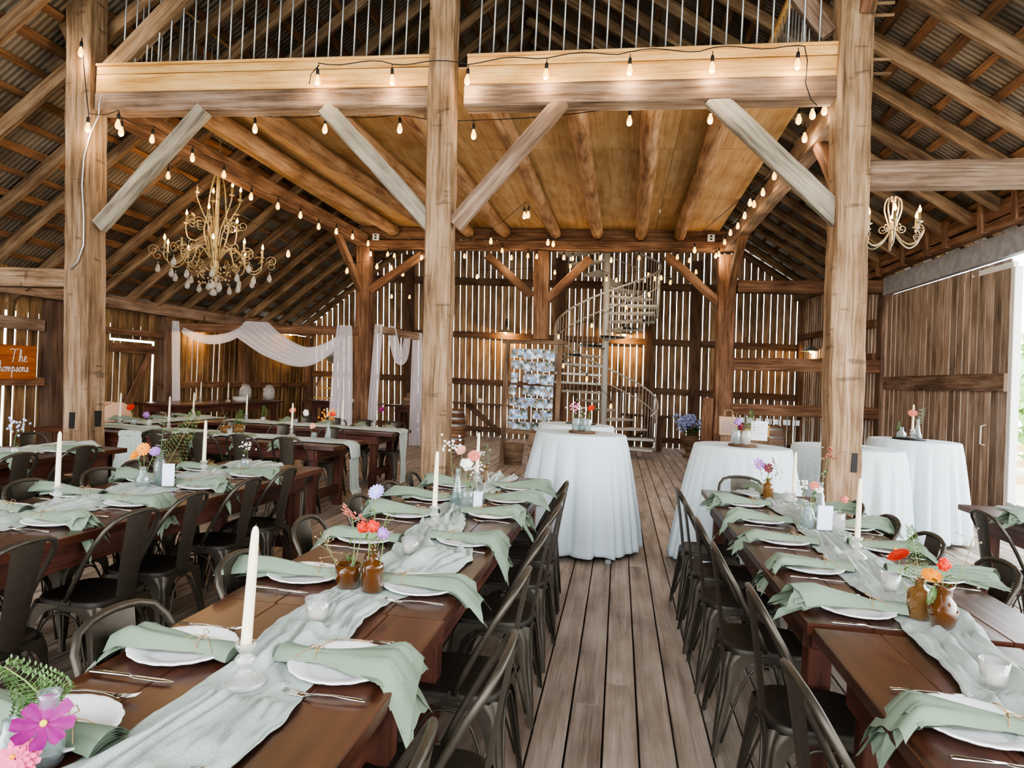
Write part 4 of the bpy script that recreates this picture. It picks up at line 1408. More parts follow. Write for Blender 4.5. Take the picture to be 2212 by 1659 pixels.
# middle tables: clear glass cluster further away
vase('tall clear cone bottle on the middle tables', -.965, 4.22, CONE, 'glass', fill=.08)
vase('clear glass jar beside the white table card', -.875, 4.12, [(r * 1.2, z * 1.3) for r, z in JAR], 'glass', fill=.07)
vase('clear square vase behind the white table card', -.84, 4.3, [(.035, 0), (.038, .004), (.038, .13)], 'glass', seg=4)
vase('little amber bottle at the far end of the middle tables', -.965, 5.2, [(r * .9, z * .9) for r, z in BUD], 'amberlight', mod=rib)
sprig('peach rose in the tall clear bottle', (-.965, 4.22, z0 + .02), (-.955, 4.25, z0 + .31), 'mum', .035, 'peach')
sprig('white lace flower beside the peach rose', (-.965, 4.23, z0 + .02), (-1.03, 4.28, z0 + .33), 'spray', .07, 'whitef')
sprig('coral lily in the clear jar', (-.875, 4.12, z0), (-.855, 4.16, z0 + .29), 'zinnia', .04, 'coral')
sprig('white clustered bloom in the clear jar', (-.875, 4.13, z0), (-.895, 4.15, z0 + .24), 'ball', .035, 'whitef')
sprig('second white clustered bloom low in the clear jar', (-.87, 4.12, z0), (-.84, 4.15, z0 + .22), 'spray', .05, 'whitef')
sprig('eucalyptus sprig in the little amber bottle', (-.965, 5.2, z0), (-.975, 5.22, z0 + .27), 'eucalyptus', .03, 'leafpale', name='sprig', cat='foliage')
sprig('small cream flowers beside the eucalyptus sprig', (-.965, 5.2, z0), (-1.01, 5.2, z0 + .2), 'spray', .045, 'whitef')
mb = MB(); mb.box((0, 0, .055), (.055, .012, .11), ch=.001); o = tag(obj('table_card', mb, M['paperblue']), 'small white table card standing in the clear cluster of the middle tables', 'card'); o.location = (-.79, 4.02, TZ + .02); o.rotation_euler = (0, 0, -.3)
# right tables
vase('square-shouldered ribbed amber bottle with a red flower', 1.115, 2.72, [(r * 1.12, z * 1.05) for r, z in BOT], 'amberlight', mod=rib)
vase('curvy amber vase with speckled base', 1.15, 2.62, [(r * 1.08, z * 1.08) for r, z in POT], 'amber', mod=hob)
vase('slim amber bottle at the far end of the right tables', 1.13, 5.4, [(r * 1.1, z * 1.15) for r, z in BOT], 'amberlight', mod=rib)
vase('clear round-bodied bottle with white daisies', 1.13, 4.3, [(.03, 0), (.04, .02), (.043, .06), (.035, .1), (.022, .13), (.022, .15), (.027, .16)], 'glass', fill=.08)
vase('tall clear bud vase behind the daisies', 1.335, 4.8, CONE, 'glass', fill=.09)
vase('clear patterned glass beside the pale card on the right tables', 1.3, 4.3, [(r * 1.2, z * 1.3) for r, z in JAR], 'crystal')
mb = MB(); mb.box((0, 0, .07), (.09, .012, .14), ch=.001); o = tag(obj('table_card', mb, M['paperblue']), 'pale blue table card standing among the clear bottles of the right tables', 'card'); o.location = (1.215, 4.26, TZ + .02); o.rotation_euler = (0, 0, .25)
sprig('bright red zinnia seen from the side above the ribbed bottle', (1.115, 2.72, z0), (1.045, 2.74, z0 + .19), 'zinnia', .042, 'red', d=(-.5, -.1, .85))
sprig('orange marigold between the two amber vases', (1.15, 2.62, z0 + .05), (1.125, 2.66, z0 + .145), 'zinnia', .035, 'orange', d=(-.1, -.5, .8))
sprig('small red strawflower above the speckled vase', (1.15, 2.62, z0 + .05), (1.165, 2.66, z0 + .19), 'ball', .02, 'red')
sprig('feathery fern arching from the ribbed bottle', (1.115, 2.72, z0), (1.12, 2.85, z0 + .28), 'fern', .06, 'leaf', name='sprig', cat='foliage')
sprig('thin green sprig in the speckled vase', (1.15, 2.62, z0 + .05), (1.11, 2.6, z0 + .12), 'fern', .035, 'leaf', name='sprig', cat='foliage')
sprig('wispy seed sprig right of the speckled vase', (1.15, 2.62, z0 + .05), (1.28, 2.72, z0 + .28), 'twig', .07, 'dry', name='sprig', cat='foliage')
sprig('mauve pansy-like bloom over the far amber bottle', (1.13, 5.4, z0), (1.06, 5.42, z0 + .23), 'cosmos', .05, 'purple')
sprig('dark burgundy bloom with yellow eye over the far amber bottle', (1.13, 5.4, z0), (1.125, 5.4, z0 + .21), 'cosmos', .035, 'burgundy', d=(0, -1, .2))
sprig('second dark burgundy bloom, highest over the far amber bottle', (1.13, 5.4, z0), (1.155, 5.4, z0 + .265), 'cosmos', .03, 'burgundy', d=(.8, -.4, .3))
sprig('pale feathery sprig beside the burgundy blooms', (1.135, 5.4, z0), (1.22, 5.45, z0 + .29), 'twig', .06, 'leafpale', name='sprig', cat='foliage')
sprig('white daisies clustered in the round clear bottle', (1.13, 4.3, z0 + .05), (1.1, 4.3, z0 + .22), 'spray', .07, 'whitef')
sprig('rusty red flower in the round clear bottle', (1.13, 4.3, z0 + .05), (1.16, 4.3, z0 + .235), 'zinnia', .03, 'coral')
sprig('bright yellow-eyed daisy in the round clear bottle', (1.13, 4.3, z0 + .05), (1.19, 4.3, z0 + .215), 'cosmos', .022, 'whitef')
sprig('tall grey-green grass plume in front of the knotty post', (1.335, 4.8, z0 + .05), (1.27, 4.8, z0 + .44), 'twig', .1, 'leafpale', name='sprig', cat='foliage')
sprig('rosy feather plume in front of the knotty post', (1.335, 4.8, z0 + .05), (1.37, 4.8, z0 + .38), 'plume', .07, 'coral')
sprig('small coral bud over the patterned glass', (1.3, 4.3, z0 + .02), (1.33, 4.3, z0 + .17), 'ball', .02, 'coral')
# flower table
vase('clear bulbous vase holding orange flowers', -2.9, 3.92, [(.03, 0), (.045, .03), (.045, .06), (.025, .1), (.02, .12), (.026, .135)], 'glass', fill=.06)
vase('clear bottle with dark leafy twig on the flower table', -2.885, 4.06, [(.034, 0), (.036, .005), (.036, .15), (.02, .18), (.018, .22)], 'glass', fill=.1)
vase('small jar with white blooms at the far end of the flower table', -2.8, 4.95, JAR, 'glass', fill=.05)
mb = MB(); mb.box((0, 0, .07), (.07, .012, .14), ch=.001); o = tag(obj('table_card', mb, M['paperblue']), 'pale table card on the flower table beside its clear bottle', 'card'); o.location = (-2.78, 4.0, TZ + .02); o.rotation_euler = (0, 0, .5)
sprig('bright orange flower in the bulbous clear vase', (-2.9, 3.92, z0), (-2.9, 3.92, z0 + .22), 'zinnia', .042, 'orange', d=(.2, -.9, .3))
sprig('second orange flower lower in the bulbous clear vase', (-2.9, 3.92, z0), (-2.955, 3.92, z0 + .18), 'zinnia', .036, 'orange')
sprig('purple flower right of the orange ones', (-2.9, 3.92, z0), (-2.83, 3.93, z0 + .21), 'mum', .034, 'purple')
sprig('large feathery fern leaning right over the flower table', (-2.89, 4.05, z0), (-2.68, 4.1, z0 + .46), 'fern', .1, 'leaf', name='sprig', cat='foliage')
sprig('tall eucalyptus stem on the flower table', (-2.885, 4.06, z0), (-2.86, 4.06, z0 + .44), 'eucalyptus', .035, 'leafpale', name='sprig', cat='foliage')
sprig('dark leafy twig reaching down beside the pale card', (-2.875, 4.06, z0), (-2.84, 4.0, z0 + .2), 'eucalyptus', .026, 'leaf', name='sprig', cat='foliage')
sprig('white blooms in the small jar of the flower table', (-2.8, 4.95, z0), (-2.8, 4.95, z0 + .16), 'spray', .06, 'whitef')
# nearest corner of the middle table
vase('clear bud vase with a magenta cosmos at the bottom left corner', -1.055, 1.19, [(.026, 0), (.03, .01), (.03, .05), (.02, .08), (.0175, .125), (.022, .14)], 'glass', fill=.09)
vase('clear bottle with pink zinnia cut by the bottom edge', -1.1, 1.15, [(.026, 0), (.03, .01), (.026, .06), (.014, .08), (.013, .1)], 'glass')
zc = TZ + .05
pc = aty(95, 1565, 1.16)
sprig('large magenta cosmos facing the camera at the bottom left', (-1.055, 1.19, zc), pc, 'cosmos', .052, 'magenta', d=(.3, -.62, .85), leaves=6, bend=.005)
pc = aty(40, 1645, 1.12)
sprig('hot pink zinnia cut off by the bottom edge', (-1.1, 1.15, zc), pc, 'zinnia', .04, 'hotpink', d=(.2, -.7, .7))
sprig('arching green fern frond at the bottom left corner', (-1.075, 1.18, zc), aty(10, 1440, 1.2), 'fern', .07, 'leaf', name='sprig', cat='foliage', bend=.05)
sprig('second green fern frond curling behind the cosmos', (-1.07, 1.18, zc), aty(75, 1475, 1.25), 'fern', .05, 'leaf', name='sprig', cat='foliage', bend=.04)
# far left table
vase('low jar with blue flowers on the table at the left picture edge', -4.53, 4.66, JAR, 'crystal')
sprig('blue flower spray on the table at the left picture edge', (-4.53, 4.66, z0), (-4.5, 4.66, z0 + .22), 'spray', .08, 'blue', leaves=6)
# head tables
vase('clear vase with red flower behind the left post', -5.85, 7.7, JAR, 'glass'); sprig('red flower near the left post on the head table', (-5.85, 7.7, z0), (-5.9, 7.7, z0 + .2), 'zinnia', .05, 'red')
sprig('purple flower near the left post on the head table', (-5.83, 7.72, z0), (-5.7, 7.72, z0 + .12), 'ball', .035, 'purple')
vase('second clear jar near the left post', -5.66, 7.72, JAR, 'crystal')
vase('twig-wrapped jar in the middle of the nearer head table', -4.46, 7.42, [(.06, 0), (.064, .1)], 'amberlight', mod=rib); sprig('dry grasses in the twig-wrapped jar', (-4.46, 7.42, z0), (-4.48, 7.42, z0 + .2), 'twig', .1, 'dry', leaves=5)
vase('second twig-wrapped jar on the nearer head table', -4.32, 7.46, [(.06, 0), (.064, .12)], 'amberlight', mod=rib); sprig('green and dry stems in the second twig-wrapped jar', (-4.32, 7.46, z0), (-4.3, 7.46, z0 + .26), 'fern', .08, 'leaf')
vase('clear cone vase near the right end of the nearer head table', -3.25, 7.5, CONE, 'glass'); sprig('orange and yellow posy in the clear cone vase', (-3.25, 7.5, z0 + .1), (-3.24, 7.5, z0 + .27), 'spray', .11, 'orange', leaves=8)
sprig('red bloom in the clear cone vase', (-3.25, 7.5, z0 + .1), (-3.2, 7.5, z0 + .28), 'zinnia', .035, 'red', leaves=6)
vase('tiny jar with blush rose beside the clear cone vase', -3.42, 7.5, JAR, 'glass'); sprig('blush rose in the tiny jar', (-3.42, 7.5, z0), (-3.44, 7.5, z0 + .13), 'ball', .03, 'peach')
vase('jar with greenery on the farther head table', -5.05, 9.35, JAR, 'crystal'); sprig('pale greenery on the farther head table', (-5.05, 9.35, z0), (-5.05, 9.35, z0 + .22), 'fern', .07, 'leafpale')
vase('jar with coral flowers on the farther head table', -4.55, 9.35, JAR, 'glass'); sprig('coral flower on the farther head table', (-4.55, 9.35, z0), (-4.6, 9.35, z0 + .18), 'zinnia', .05, 'coral'); sprig('white flower on the farther head table', (-4.5, 9.35, z0), (-4.4, 9.35, z0 + .16), 'ball', .04, 'whitef')
vase('bottle with magenta flower at the right end of the farther head table', -3.4, 9.42, BUD, 'glass'); sprig('magenta flower at the right end of the farther head table', (-3.4, 9.42, z0 + .05), (-3.3, 9.42, z0 + .26), 'zinnia', .045, 'magenta', leaves=6)
# standing tables
def board(label, x, y, z, r, mat, seg=40):
    mb = MB(); mb.lathe([(.001, 0), (r, 0), (r, .018), (.001, .018)], seg, mod=lambda th, u: 1 + .03 * sin(3 * th + 1))
    o = tag(obj('wood_slice' if mat != 'blackmetal' else 'serving_tray', mb, M[mat]), label, 'tray'); o.location = (x, y, z); return o
zt1 = 1.093
board('round wooden slice under the jars on the aisle standing table', -.33, 6.6, zt1, .125, 'slab')
for k, (dx, dy) in enumerate(((-.06, 0), (.05, -.02), (0, .06))):
    vase('clear jar on the wooden slice of the aisle table, %s' % ('left', 'right', 'middle')[k], -.33 + dx, 6.6 + dy, [(r * 1.1, z * 1.4) for r, z in JAR], 'glass', z=zt1 + .019, fill=.06)
sprig('pink flowers in the left jar of the aisle table', (-.39, 6.6, zt1 + .04), (-.41, 6.6, zt1 + .23), 'spray', .08, 'pink', leaves=6)
sprig('red flower in the right jar of the aisle table', (-.28, 6.58, zt1 + .04), (-.25, 6.58, zt1 + .24), 'zinnia', .035, 'red', leaves=6)
sprig('white flowers in the middle jar of the aisle table', (-.33, 6.66, zt1 + .04), (-.33, 6.66, zt1 + .2), 'spray', .06, 'whitef', leaves=8)
mb = MB(); mb.box((0, 0, .006), (.34, .16, .012)); o = tag(obj('serving_tray', mb, M['blackmetal']), 'flat dark tray on the hidden standing table behind the aisle one', 'tray'); o.location = (-.42, 8.1, 1.093)
zt1 = 1.068
board('round wooden slice under the posy on the standing table by the right row', 1.12, 6.5, zt1, .125, 'slab')
for k, (dx, dy) in enumerate(((-.04, 0), (.05, .01))):
    vase('clear jar on the wooden slice by the right row, %s' % ('left', 'right')[k], 1.1 + dx, 6.5 + dy, [(r * 1.2, z * 1.5) for r, z in JAR], 'glass' if k == 0 else 'crystal', z=zt1 + .019, fill=.06)
sprig('dusky purple flower on the standing table by the right row', (1.07, 6.5, zt1 + .04), (1.1, 6.5, zt1 + .17), 'zinnia', .04, 'burgundy', leaves=8)
sprig('lilac flower on the standing table by the right row', (1.07, 6.5, zt1 + .04), (1.07, 6.5, zt1 + .22), 'ball', .03, 'purple', leaves=5)
sprig('wispy green stems on the standing table by the right row', (1.12, 6.5, zt1 + .04), (1.18, 6.5, zt1 + .32), 'fern', .06, 'leafpale')
zt1 = 1.113
board('black round tray on the farthest right standing table', 3.28, 8.5, zt1, .17, 'blackmetal')
vase('small clear bottle on the black tray', 3.2, 8.5, [(.045, 0), (.05, .01), (.05, .05), (.02, .08), (.02, .12)], 'glass', z=zt1 + .019, fill=.04)
vase('taller clear flared vase on the black tray', 3.36, 8.48, CONE, 'glass', z=zt1 + .019, fill=.05)
sprig('green sprig in the small bottle on the black tray', (3.2, 8.5, zt1 + .05), (3.17, 8.5, zt1 + .2), 'fern', .04, 'leaf', name='sprig', cat='foliage')
sprig('pink flower in the flared vase on the black tray', (3.36, 8.48, zt1 + .1), (3.3, 8.48, zt1 + .3), 'zinnia', .05, 'coral', leaves=4)
sprig('eucalyptus in the flared vase on the black tray', (3.36, 8.48, zt1 + .1), (3.4, 8.48, zt1 + .36), 'eucalyptus', .04, 'leafpale', name='sprig', cat='foliage')

# ------------------------------------------------------------------ festoon lights
def make_socket():
    mb = MB()
    mb.lathe([(.004, 0), (.011, -.008), (.016, -.02), (.017, -.058), (.014, -.066), (.001, -.066)], 12)
    mb.tube([(0, 0, .03), (0, 0, -.004)], .004, 6)
    o = obj('socket', mb, M['black'])
    mb = MB()
    mb.lathe([(.001, -.06), (.012, -.064), (.014, -.08), (.024, -.105), (.0285, -.13), (.025, -.152), (.012, -.166), (.001, -.168)], 16)
    b = obj('bulb', mb, M['bulb'], o)
    return o


_sock = make_socket()
_used = [False]


def festoon(label, bulbs, cord=None, lights=(), power=4., cordr=.005):
    t = thing('festoon_lights', label, 'string lights')
    pts = [Vector(b) for b in bulbs]
    if cord is None:
        cord = []
        for a, b in zip(pts[:-1], pts[1:]):
            for k in range(6):
                q = k / 6
                cord.append(a.lerp(b, q) + Vector((0, 0, .03 - .03 * sin(PI * q))))
        cord.append(pts[-1] + Vector((0, 0, .03)))
    mb = MB(); mb.tube(cord, cordr, 6); obj('cord', mb, M['black'], t)
    for i, p in enumerate(pts):
        if not _used[0]: s = _sock; _used[0] = True
        else: s = dup(_sock)
        s.parent = t
        s.location = p
        s.rotation_euler = (random.uniform(-.06, .06), random.uniform(-.06, .06), random.random())
        if i in lights:
            lamp(p + Vector((0, 0, -.19)), power)
    return t


def lamp(p, w, col=(1, .74, .46), r=.03):
    l = bpy.data.lights.new('bulb_light', 'POINT')
    l.energy = w * 1.6; l.color = col; l.shadow_soft_size = r
    o = bpy.data.objects.new('bulb_light', l); C.objects.link(o); o.location = p
    return o


TOP = lambda p: Vector(p) + Vector((0, 0, .115))
# along the pale fascia of the loft
pb = [(685, 172), (846, 172), (1010, 172), (1180, 160), (1360, 150), (1538, 145), (1723, 138)]
pts = [TOP(aty(x, y, 6.5)) for x, y in pb]
cord = [aty(668, 182, 6.55), aty(672, 160, 6.53), aty(690, 140, 6.5)]
for a, b in zip(pts[:-1], pts[1:]):
    for k in range(7):
        q = k / 7; cord.append(a.lerp(b, q) + Vector((0, 0, .05 + .02 * sin(2 * PI * q + a.x))))
cord += [pts[-1] + Vector((0, 0, .05)), aty(1738, 100, 6.5), aty(1744, 130, 6.5), aty(1740, 180, 6.5), aty(1752, 215, 6.52), aty(1765, 228, 6.6)]
festoon('string of glowing bulbs along the pale boards of the loft front', pts, cord, range(7), 3.2)
# just behind the loft front beam
pb = [(550, 277), (703, 278), (863, 277), (1022, 290), (1360, 260), (1535, 256)]
festoon('string of bulbs hanging inside, behind the loft front beam', [TOP(aty(x, y, 7.05)) for x, y in pb], None, range(6), 4.5)
# left post group
pb = [(175, 112, 6.45), (190, 275, 6.45), (255, 268, 6.55), (263, 284, 6.6), (330, 300, 7.2), (363, 379, 7.9), (415, 340, 7.7), (484, 377, 8.3), (543, 424, 8.9), (600, 445, 9.4), (649, 464, 9.9), (688, 489, 10.5), (727, 499, 11.2), (761, 511, 12.0), (795, 525, 13.0)]
order = [0, 1, 2, 3, 4, 6, 7, 8, 9, 10, 11, 12, 13, 14]
festoon('string of bulbs from the left post back along the left edge of the loft', [TOP(aty(*pb[i])) for i in order], None, (0, 1, 3, 5, 7, 9, 11, 13), 4.)
pb = [(363, 379, 8.4), (622, 548, 9.6), (750, 585, 11.5), (815, 575, 12.5), (845, 578, 13.3), (870, 592, 14.3), (846, 640, 15.5), (885, 641, 16.5)]
festoon('loose string of bulbs swagged past the big chandelier', [TOP(aty(*p)) for p in pb], None, (1, 3), 3.)
# back beam of the loft
pb = [(800, 548), (838, 549), (852, 552), (910, 556), (925, 553), (1003, 553), (1085, 541), (1105, 556), (1140, 552), (1160, 554), (1218, 556), (1237, 558), (1297, 557), (1320, 561), (1380, 557), (1463, 555), (1490, 562), (1547, 552)]
festoon('string of bulbs along the back beam of the loft', [TOP(aty(x, y, 13.75)) for x, y in pb], None, (0, 4, 7, 10, 13, 17), 4.)
pb = [(1030, 597, 14.6), (1198, 588, 14.9), (1232, 575, 14.9), (1262, 577, 15), (1310, 603, 15.2), (1331, 605, 15.2), (1400, 594, 15.2), (1415, 602, 15.2), (1448, 610, 15.2), (1503, 587, 15)]
festoon('string of bulbs hung behind the loft back beam near the spiral stairs', [TOP(aty(*p)) for p in pb], None, (0, 3, 6), 3.)
# cluster strung under the deck
pb = [(1060, 520, 11.5), (1132, 465, 9.6), (1141, 464, 9.6), (1184, 523, 11.6), (1195, 527, 11.8)]
cords = [aty(985, 520, 13), aty(1060, 500, 11.5), aty(1136, 436, 9.6), aty(1190, 505, 11.7), aty(1300, 560, 13.6)]
festoon('drooping string of bulbs crossing under the middle of the loft floor', [TOP(aty(*p)) for p in pb], cords, (0, 1, 3), 3.)
# right edge of the loft
pb = [(1782, 237, 6.95), (1754, 247, 7.0), (1726, 258, 7.1), (1737, 297, 7.6), (1672, 380, 8.8), (1647, 415, 9.4), (1620, 438, 9.8), (1628, 441, 10.0), (1609, 465, 10.5), (1594, 488, 11.2), (1578, 502, 11.8), (1565, 523, 12.7), (1552, 548, 13.6)]
festoon('string of bulbs along the right edge of the loft', [TOP(aty(*p)) for p in pb], None, (0, 3, 5, 8, 10, 12), 4.)
festoon('single bulb on a taut wire near the inner right loft post', [TOP(aty(1500, 540, 12.0))], [aty(1610, 420, 9.6), aty(1500, 515, 12.0), aty(1430, 545, 13.7)], (0,), 3.)
# bulbs twined along the stair rail
pb = [(1320, 877), (1267, 818), (1217, 790), (1206, 727), (1278, 703), (1352, 664), (1402, 636), (1428, 600)]
festoon('small bulbs twined along the spiral stair rail', [TOP(aty(x, y, 14.4)) for x, y in pb], None, (), 2.)
# white cable on the left post
mb = MB(); mb.tube([aty(x, y, 6.53) for x, y in ((220, 205), (214, 225), (213, 250), (196, 285), (181, 340), (177, 400), (181, 470), (180, 530), (168, 565), (152, 582))], .008, 8)
tag(obj('electric_cable', mb, M['galv']), 'grey electric cable running down the left post', 'cable')
mb = MB(); mb.tube([aty(x, y, 9.4) for x, y in ((330, 545), (300, 570), (270, 588), (238, 597))], .006, 6)
tag(obj('electric_cable', mb, M['cream']), 'pale cable swagging from the big chandelier to the left post', 'cable')
# outlets on the back beam
for lb, px, py in (('white electric outlet box on the right of the loft back beam', 1536, 514), ('white electric outlet box by the inner left loft post', 812, 512)):
    p = aty(px, py, 13.84); mb = MB(); mb.box((0, 0, 0), (.13, .05, .13)); o = tag(obj('outlet_box', mb, M['white']), lb, 'outlet'); o.location = p
    m2 = MB()
    for dz in (-.028, .028): m2.box((0, -.027, dz), (.045, .008, .035))
    obj('socket_face', m2, M['black'], o)

# ------------------------------------------------------------------ chandeliers
def spiral(c, r, turns, start, ax, up=(0, 0, 1), n=22):
    c, ax, up = Vector(c), Vector(ax), Vector(up)
    return [c + (ax * cos(start + 2 * PI * turns * i / n) + up * sin(start + 2 * PI * turns * i / n)) * r * (1 - .8 * i / n) for i in range(n + 1)]


def smooth(pts, n=5):
    pts = [Vector(p) for p in pts]; out = []
    for i in range(len(pts) - 1):
        p0, p1, p2, p3 = pts[max(i - 1, 0)], pts[i], pts[i + 1], pts[min(i + 2, len(pts) - 1)]
        for k in range(n):
            t = k / n
            out.append(.5 * ((2 * p1) + (p2 - p0) * t + (2 * p0 - 5 * p1 + 4 * p2 - p3) * t * t + (3 * p1 - p0 - 3 * p2 + p3) * t ** 3))
    return out + [pts[-1]]


def candlearm(t, th, pts, mat, r=.011, cup=True, sleeve=.12, lit=True, curls=(), mats='cream'):
    d = V((cos(th), sin(th), 0))
    mb = MB(); P_ = smooth([d * a + V((0, 0, z)) for a, z in pts], 6)
    mb.tube(P_, [r * (1 - .3 * i / len(P_)) for i in range(len(P_))], 7)
    for (a, z, rr, st, sg) in curls: mb.tube(spiral(d * a + V((0, 0, z)), rr, 1.4 * sg, st, d), r * .5, 5)
    arm = obj('arm', mb, M[mat], t)
    e = P_[-1]
    if cup:
        mb = MB(); mb.lathe([(.004, -.01), (.02, 0), (.042, .016), (.04, .018), (.001, .006)], 16, c=e); obj('drip_pan', mb, M[mats], arm)
    mb = MB(); mb.lathe([(.016, 0), (.016, sleeve), (.001, sleeve)], 12, c=e); obj('candle_sleeve', mb, M['cream'], arm)
    if lit:
        mb = MB(); mb.lathe([(.006, 0), (.017, .02), (.018, .032), (.009, .06), (.001, .085)], 10, c=e + V((0, 0, sleeve))); obj('flame_bulb', mb, M['flame'], arm)
    return e


cx, cy = -6.02, 9.5
big = thing('chandelier', 'large cream scrollwork chandelier with crystal drops hanging on the left', 'chandelier', (cx, cy, 2.62))
mb = MB()
mb.lathe([(.001, .22), (.03, .24), (.05, .32), (.07, .4), (.055, .47), (.04, .52), (.035, .7), (.03, 1.2), (.026, 1.8)], 16)
for k in range(4):
    th = k * PI / 2 + .5; d = V((cos(th), sin(th), 0))
    mb.tube(smooth([d * .06 + V((0, 0, .5)), d * .16 + V((0, 0, .9)), d * .13 + V((0, 0, 1.15)), d * .1 + V((0, 0, 1.5)), d * .03 + V((0, 0, 1.85))]), .013, 6)
obj('stem', mb, M['cream'], big)
mb = MB()
for i in range(9):
    z = 1.85 + i * .06
    mb.tube([(.018 * cos(a) * (i % 2), .018 * cos(a) * ((i + 1) % 2), z + .036 * sin(a)) for a in [2 * PI * j / 10 for j in range(11)]], .004, 4)
mb.tube([(0, 0, 1.8), (0, 0, 2.45)], .004, 5)
obj('chain', mb, M['champ'], big)
unlit = {2}
for k in range(10):
    th = 2 * PI * k / 10 + .2
    candlearm(big, th, [(.06, .5), (.2, .68), (.36, .62), (.46, .42), (.58, .36), (.68, .44), (.69, .56)], 'cream', .0105, True, .13, k not in (3, 7), ((.46, .62, .1, 0, 1), (.83, .52, .085, PI, -1), (.3, .42, .07, 0, -1)))
for k in range(7):
    th = 2 * PI * k / 7 + .55
    candlearm(big, th, [(.08, .62), (.14, .85), (.3, .78), (.42, .82), (.46, .95), (.46, 1.02)] if k % 2 else [(.06, .7), (.1, .95), (.22, 1.18), (.3, 1.35), (.31, 1.42)], 'cream', .0105, True, .13, k != 4, ((.24, 1.0, .1, 0, 1), (.36, 1.05, .08, PI, 1)))
mb = MB(); mb.lathe([(.001, -.055), (.022, -.045), (.03, -.02), (.024, .01), (.008, .04), (.001, .05)], 8); mb.ball((0, 0, .06), .008, 6, 4)
crys = obj('crystal_drop', mb, M['crystal'], big)
cl = []
for k in range(10):
    th = 2 * PI * k / 10 + .2
    for (rr, z) in (((.56, .22), (.82, .34)) if k % 2 else ((.58, .24), (.36, .1))):
        cl.append((rr * cos(th), rr * sin(th), z))
cl += [(.1, 0, .12), (-.1, .03, .12), (.02, .1, .1), (0, 0, .03)]
for i, p in enumerate(cl):
    o = crys if i == 0 else crys.copy()
    if i: C.objects.link(o); o.parent = big
    o.location = p
    o.scale = (1.3,) * 3 if i < len(cl) - 1 else (1.9, 1.9, 1.2)
mb = MB()
R_ = random.Random(3)
for k in range(70):
    th = R_.random() * 2 * PI; r = .22 * math.sqrt(R_.random()) + .03
    mb.ball((r * cos(th), r * sin(th), .14 + .24 * R_.random()), .016, 6, 4)
obj('bead_cluster', mb, M['champ'], big)
mb = MB()
for k in range(40):
    th = R_.random() * 2 * PI; r = R_.choice((.3, .42, .5, .62)); z = R_.uniform(.35, 1.3) if r < .5 else R_.uniform(.3, .6)
    leafblade(mb, (r * cos(th), r * sin(th), z), (cos(th + 1), sin(th + 1), R_.uniform(.2, 1)), .1, .02)
obj('metal_leaf', mb, M['champ'], big)
for (dx, dy, dz) in ((.5, -.3, .75), (-.5, -.2, .75), (0, .4, .9), (0, -.3, 1.3)):
    lamp((cx + dx, cy + dy, 2.62 + dz + .12), 6., (1, .66, .34), .05)

cx, cy = 2.88, 8.2
small = thing('chandelier', 'small pewter scroll chandelier with five lit candles on the right', 'chandelier', (cx, cy, 3.24))
mb = MB()
mb.lathe([(.001, 0), (.012, .01), (.02, .04), (.03, .08), (.02, .12), (.014, .2), (.012, .5)], 12)
for k in range(5):
    th = 2 * PI * k / 5; d = V((cos(th), sin(th), 0))
    mb.tube(smooth([d * .02 + V((0, 0, .18)), d * .06 + V((0, 0, .3)), d * .09 + V((0, 0, .42)), d * .075 + V((0, 0, .52)), d * .03 + V((0, 0, .55)), d * .02 + V((0, 0, .5))]), .008, 6)
    mb.tube(spiral(d * .1 + V((0, 0, .2)), .05, 1.4, PI, d), .006, 5)
obj('stem', mb, M['pewter'], small)
mb = MB(); mb.tube([(0, 0, .5), (0, 0, 1.0)], .004, 5)
for i in range(8): mb.tube([(.016 * cos(a) * (i % 2), .016 * cos(a) * ((i + 1) % 2), .58 + .05 * i + .03 * sin(a)) for a in [2 * PI * j / 8 for j in range(9)]], .004, 4)
obj('chain', mb, M['black'], small)
for k in range(6):
    th = 2 * PI * k / 6 + .25
    candlearm(small, th, [(.03, .16), (.1, .06), (.2, .0), (.29, .05), (.33, .14), (.3, .2), (.27, .18), (.28, .22)], 'pewter', .011, True, .11, True, ((.29, .12, .045, 0, 1.2),), 'pewter')
lamp((cx, cy - .05, 3.62), 9., (1, .66, .32), .06)

# ------------------------------------------------------------------ draped arbor in the left bay
timber('arbor_beam', 'brown arbor beam draped with white cloth, running to the inner left post', 'beam', (-9.12, 12.9, 2.29), (-5.45, 13.92, 2.43), .16, .17, 'brown', jit=.004)
timber('arbor_beam', 'short arbor beam with white cloth, right of the inner left post', 'beam', (-5.12, 14.0, 2.5), (-4.42, 15.15, 2.42), .14, .16, 'oldbeam', jit=.004)


def hang(name, label, top, w0, bot, w1, across, folds=6, seed=0, n=40, m=50, depth=.04):
    top, bot, ac = Vector(top), Vector(bot), Vector(across).normalized()
    nrm = ac.cross(Vector((0, 0, 1)))
    mb = MB()
    def f(u, v):
        p = top.lerp(bot, u)
        w = w0 + (w1 - w0) * (u ** .7)
        q = v - .5
        return p + ac * (q * w) + nrm * (depth * (.35 + .65 * u) * sin(folds * 2 * PI * v + .8 * nz(u * 2, v * 3, seed)) + .02 * nz(u * 4, v * 5, seed))
    mb.grid(n, m, f)
    return tag(obj(name, mb, M['sheer']), label, 'curtain')


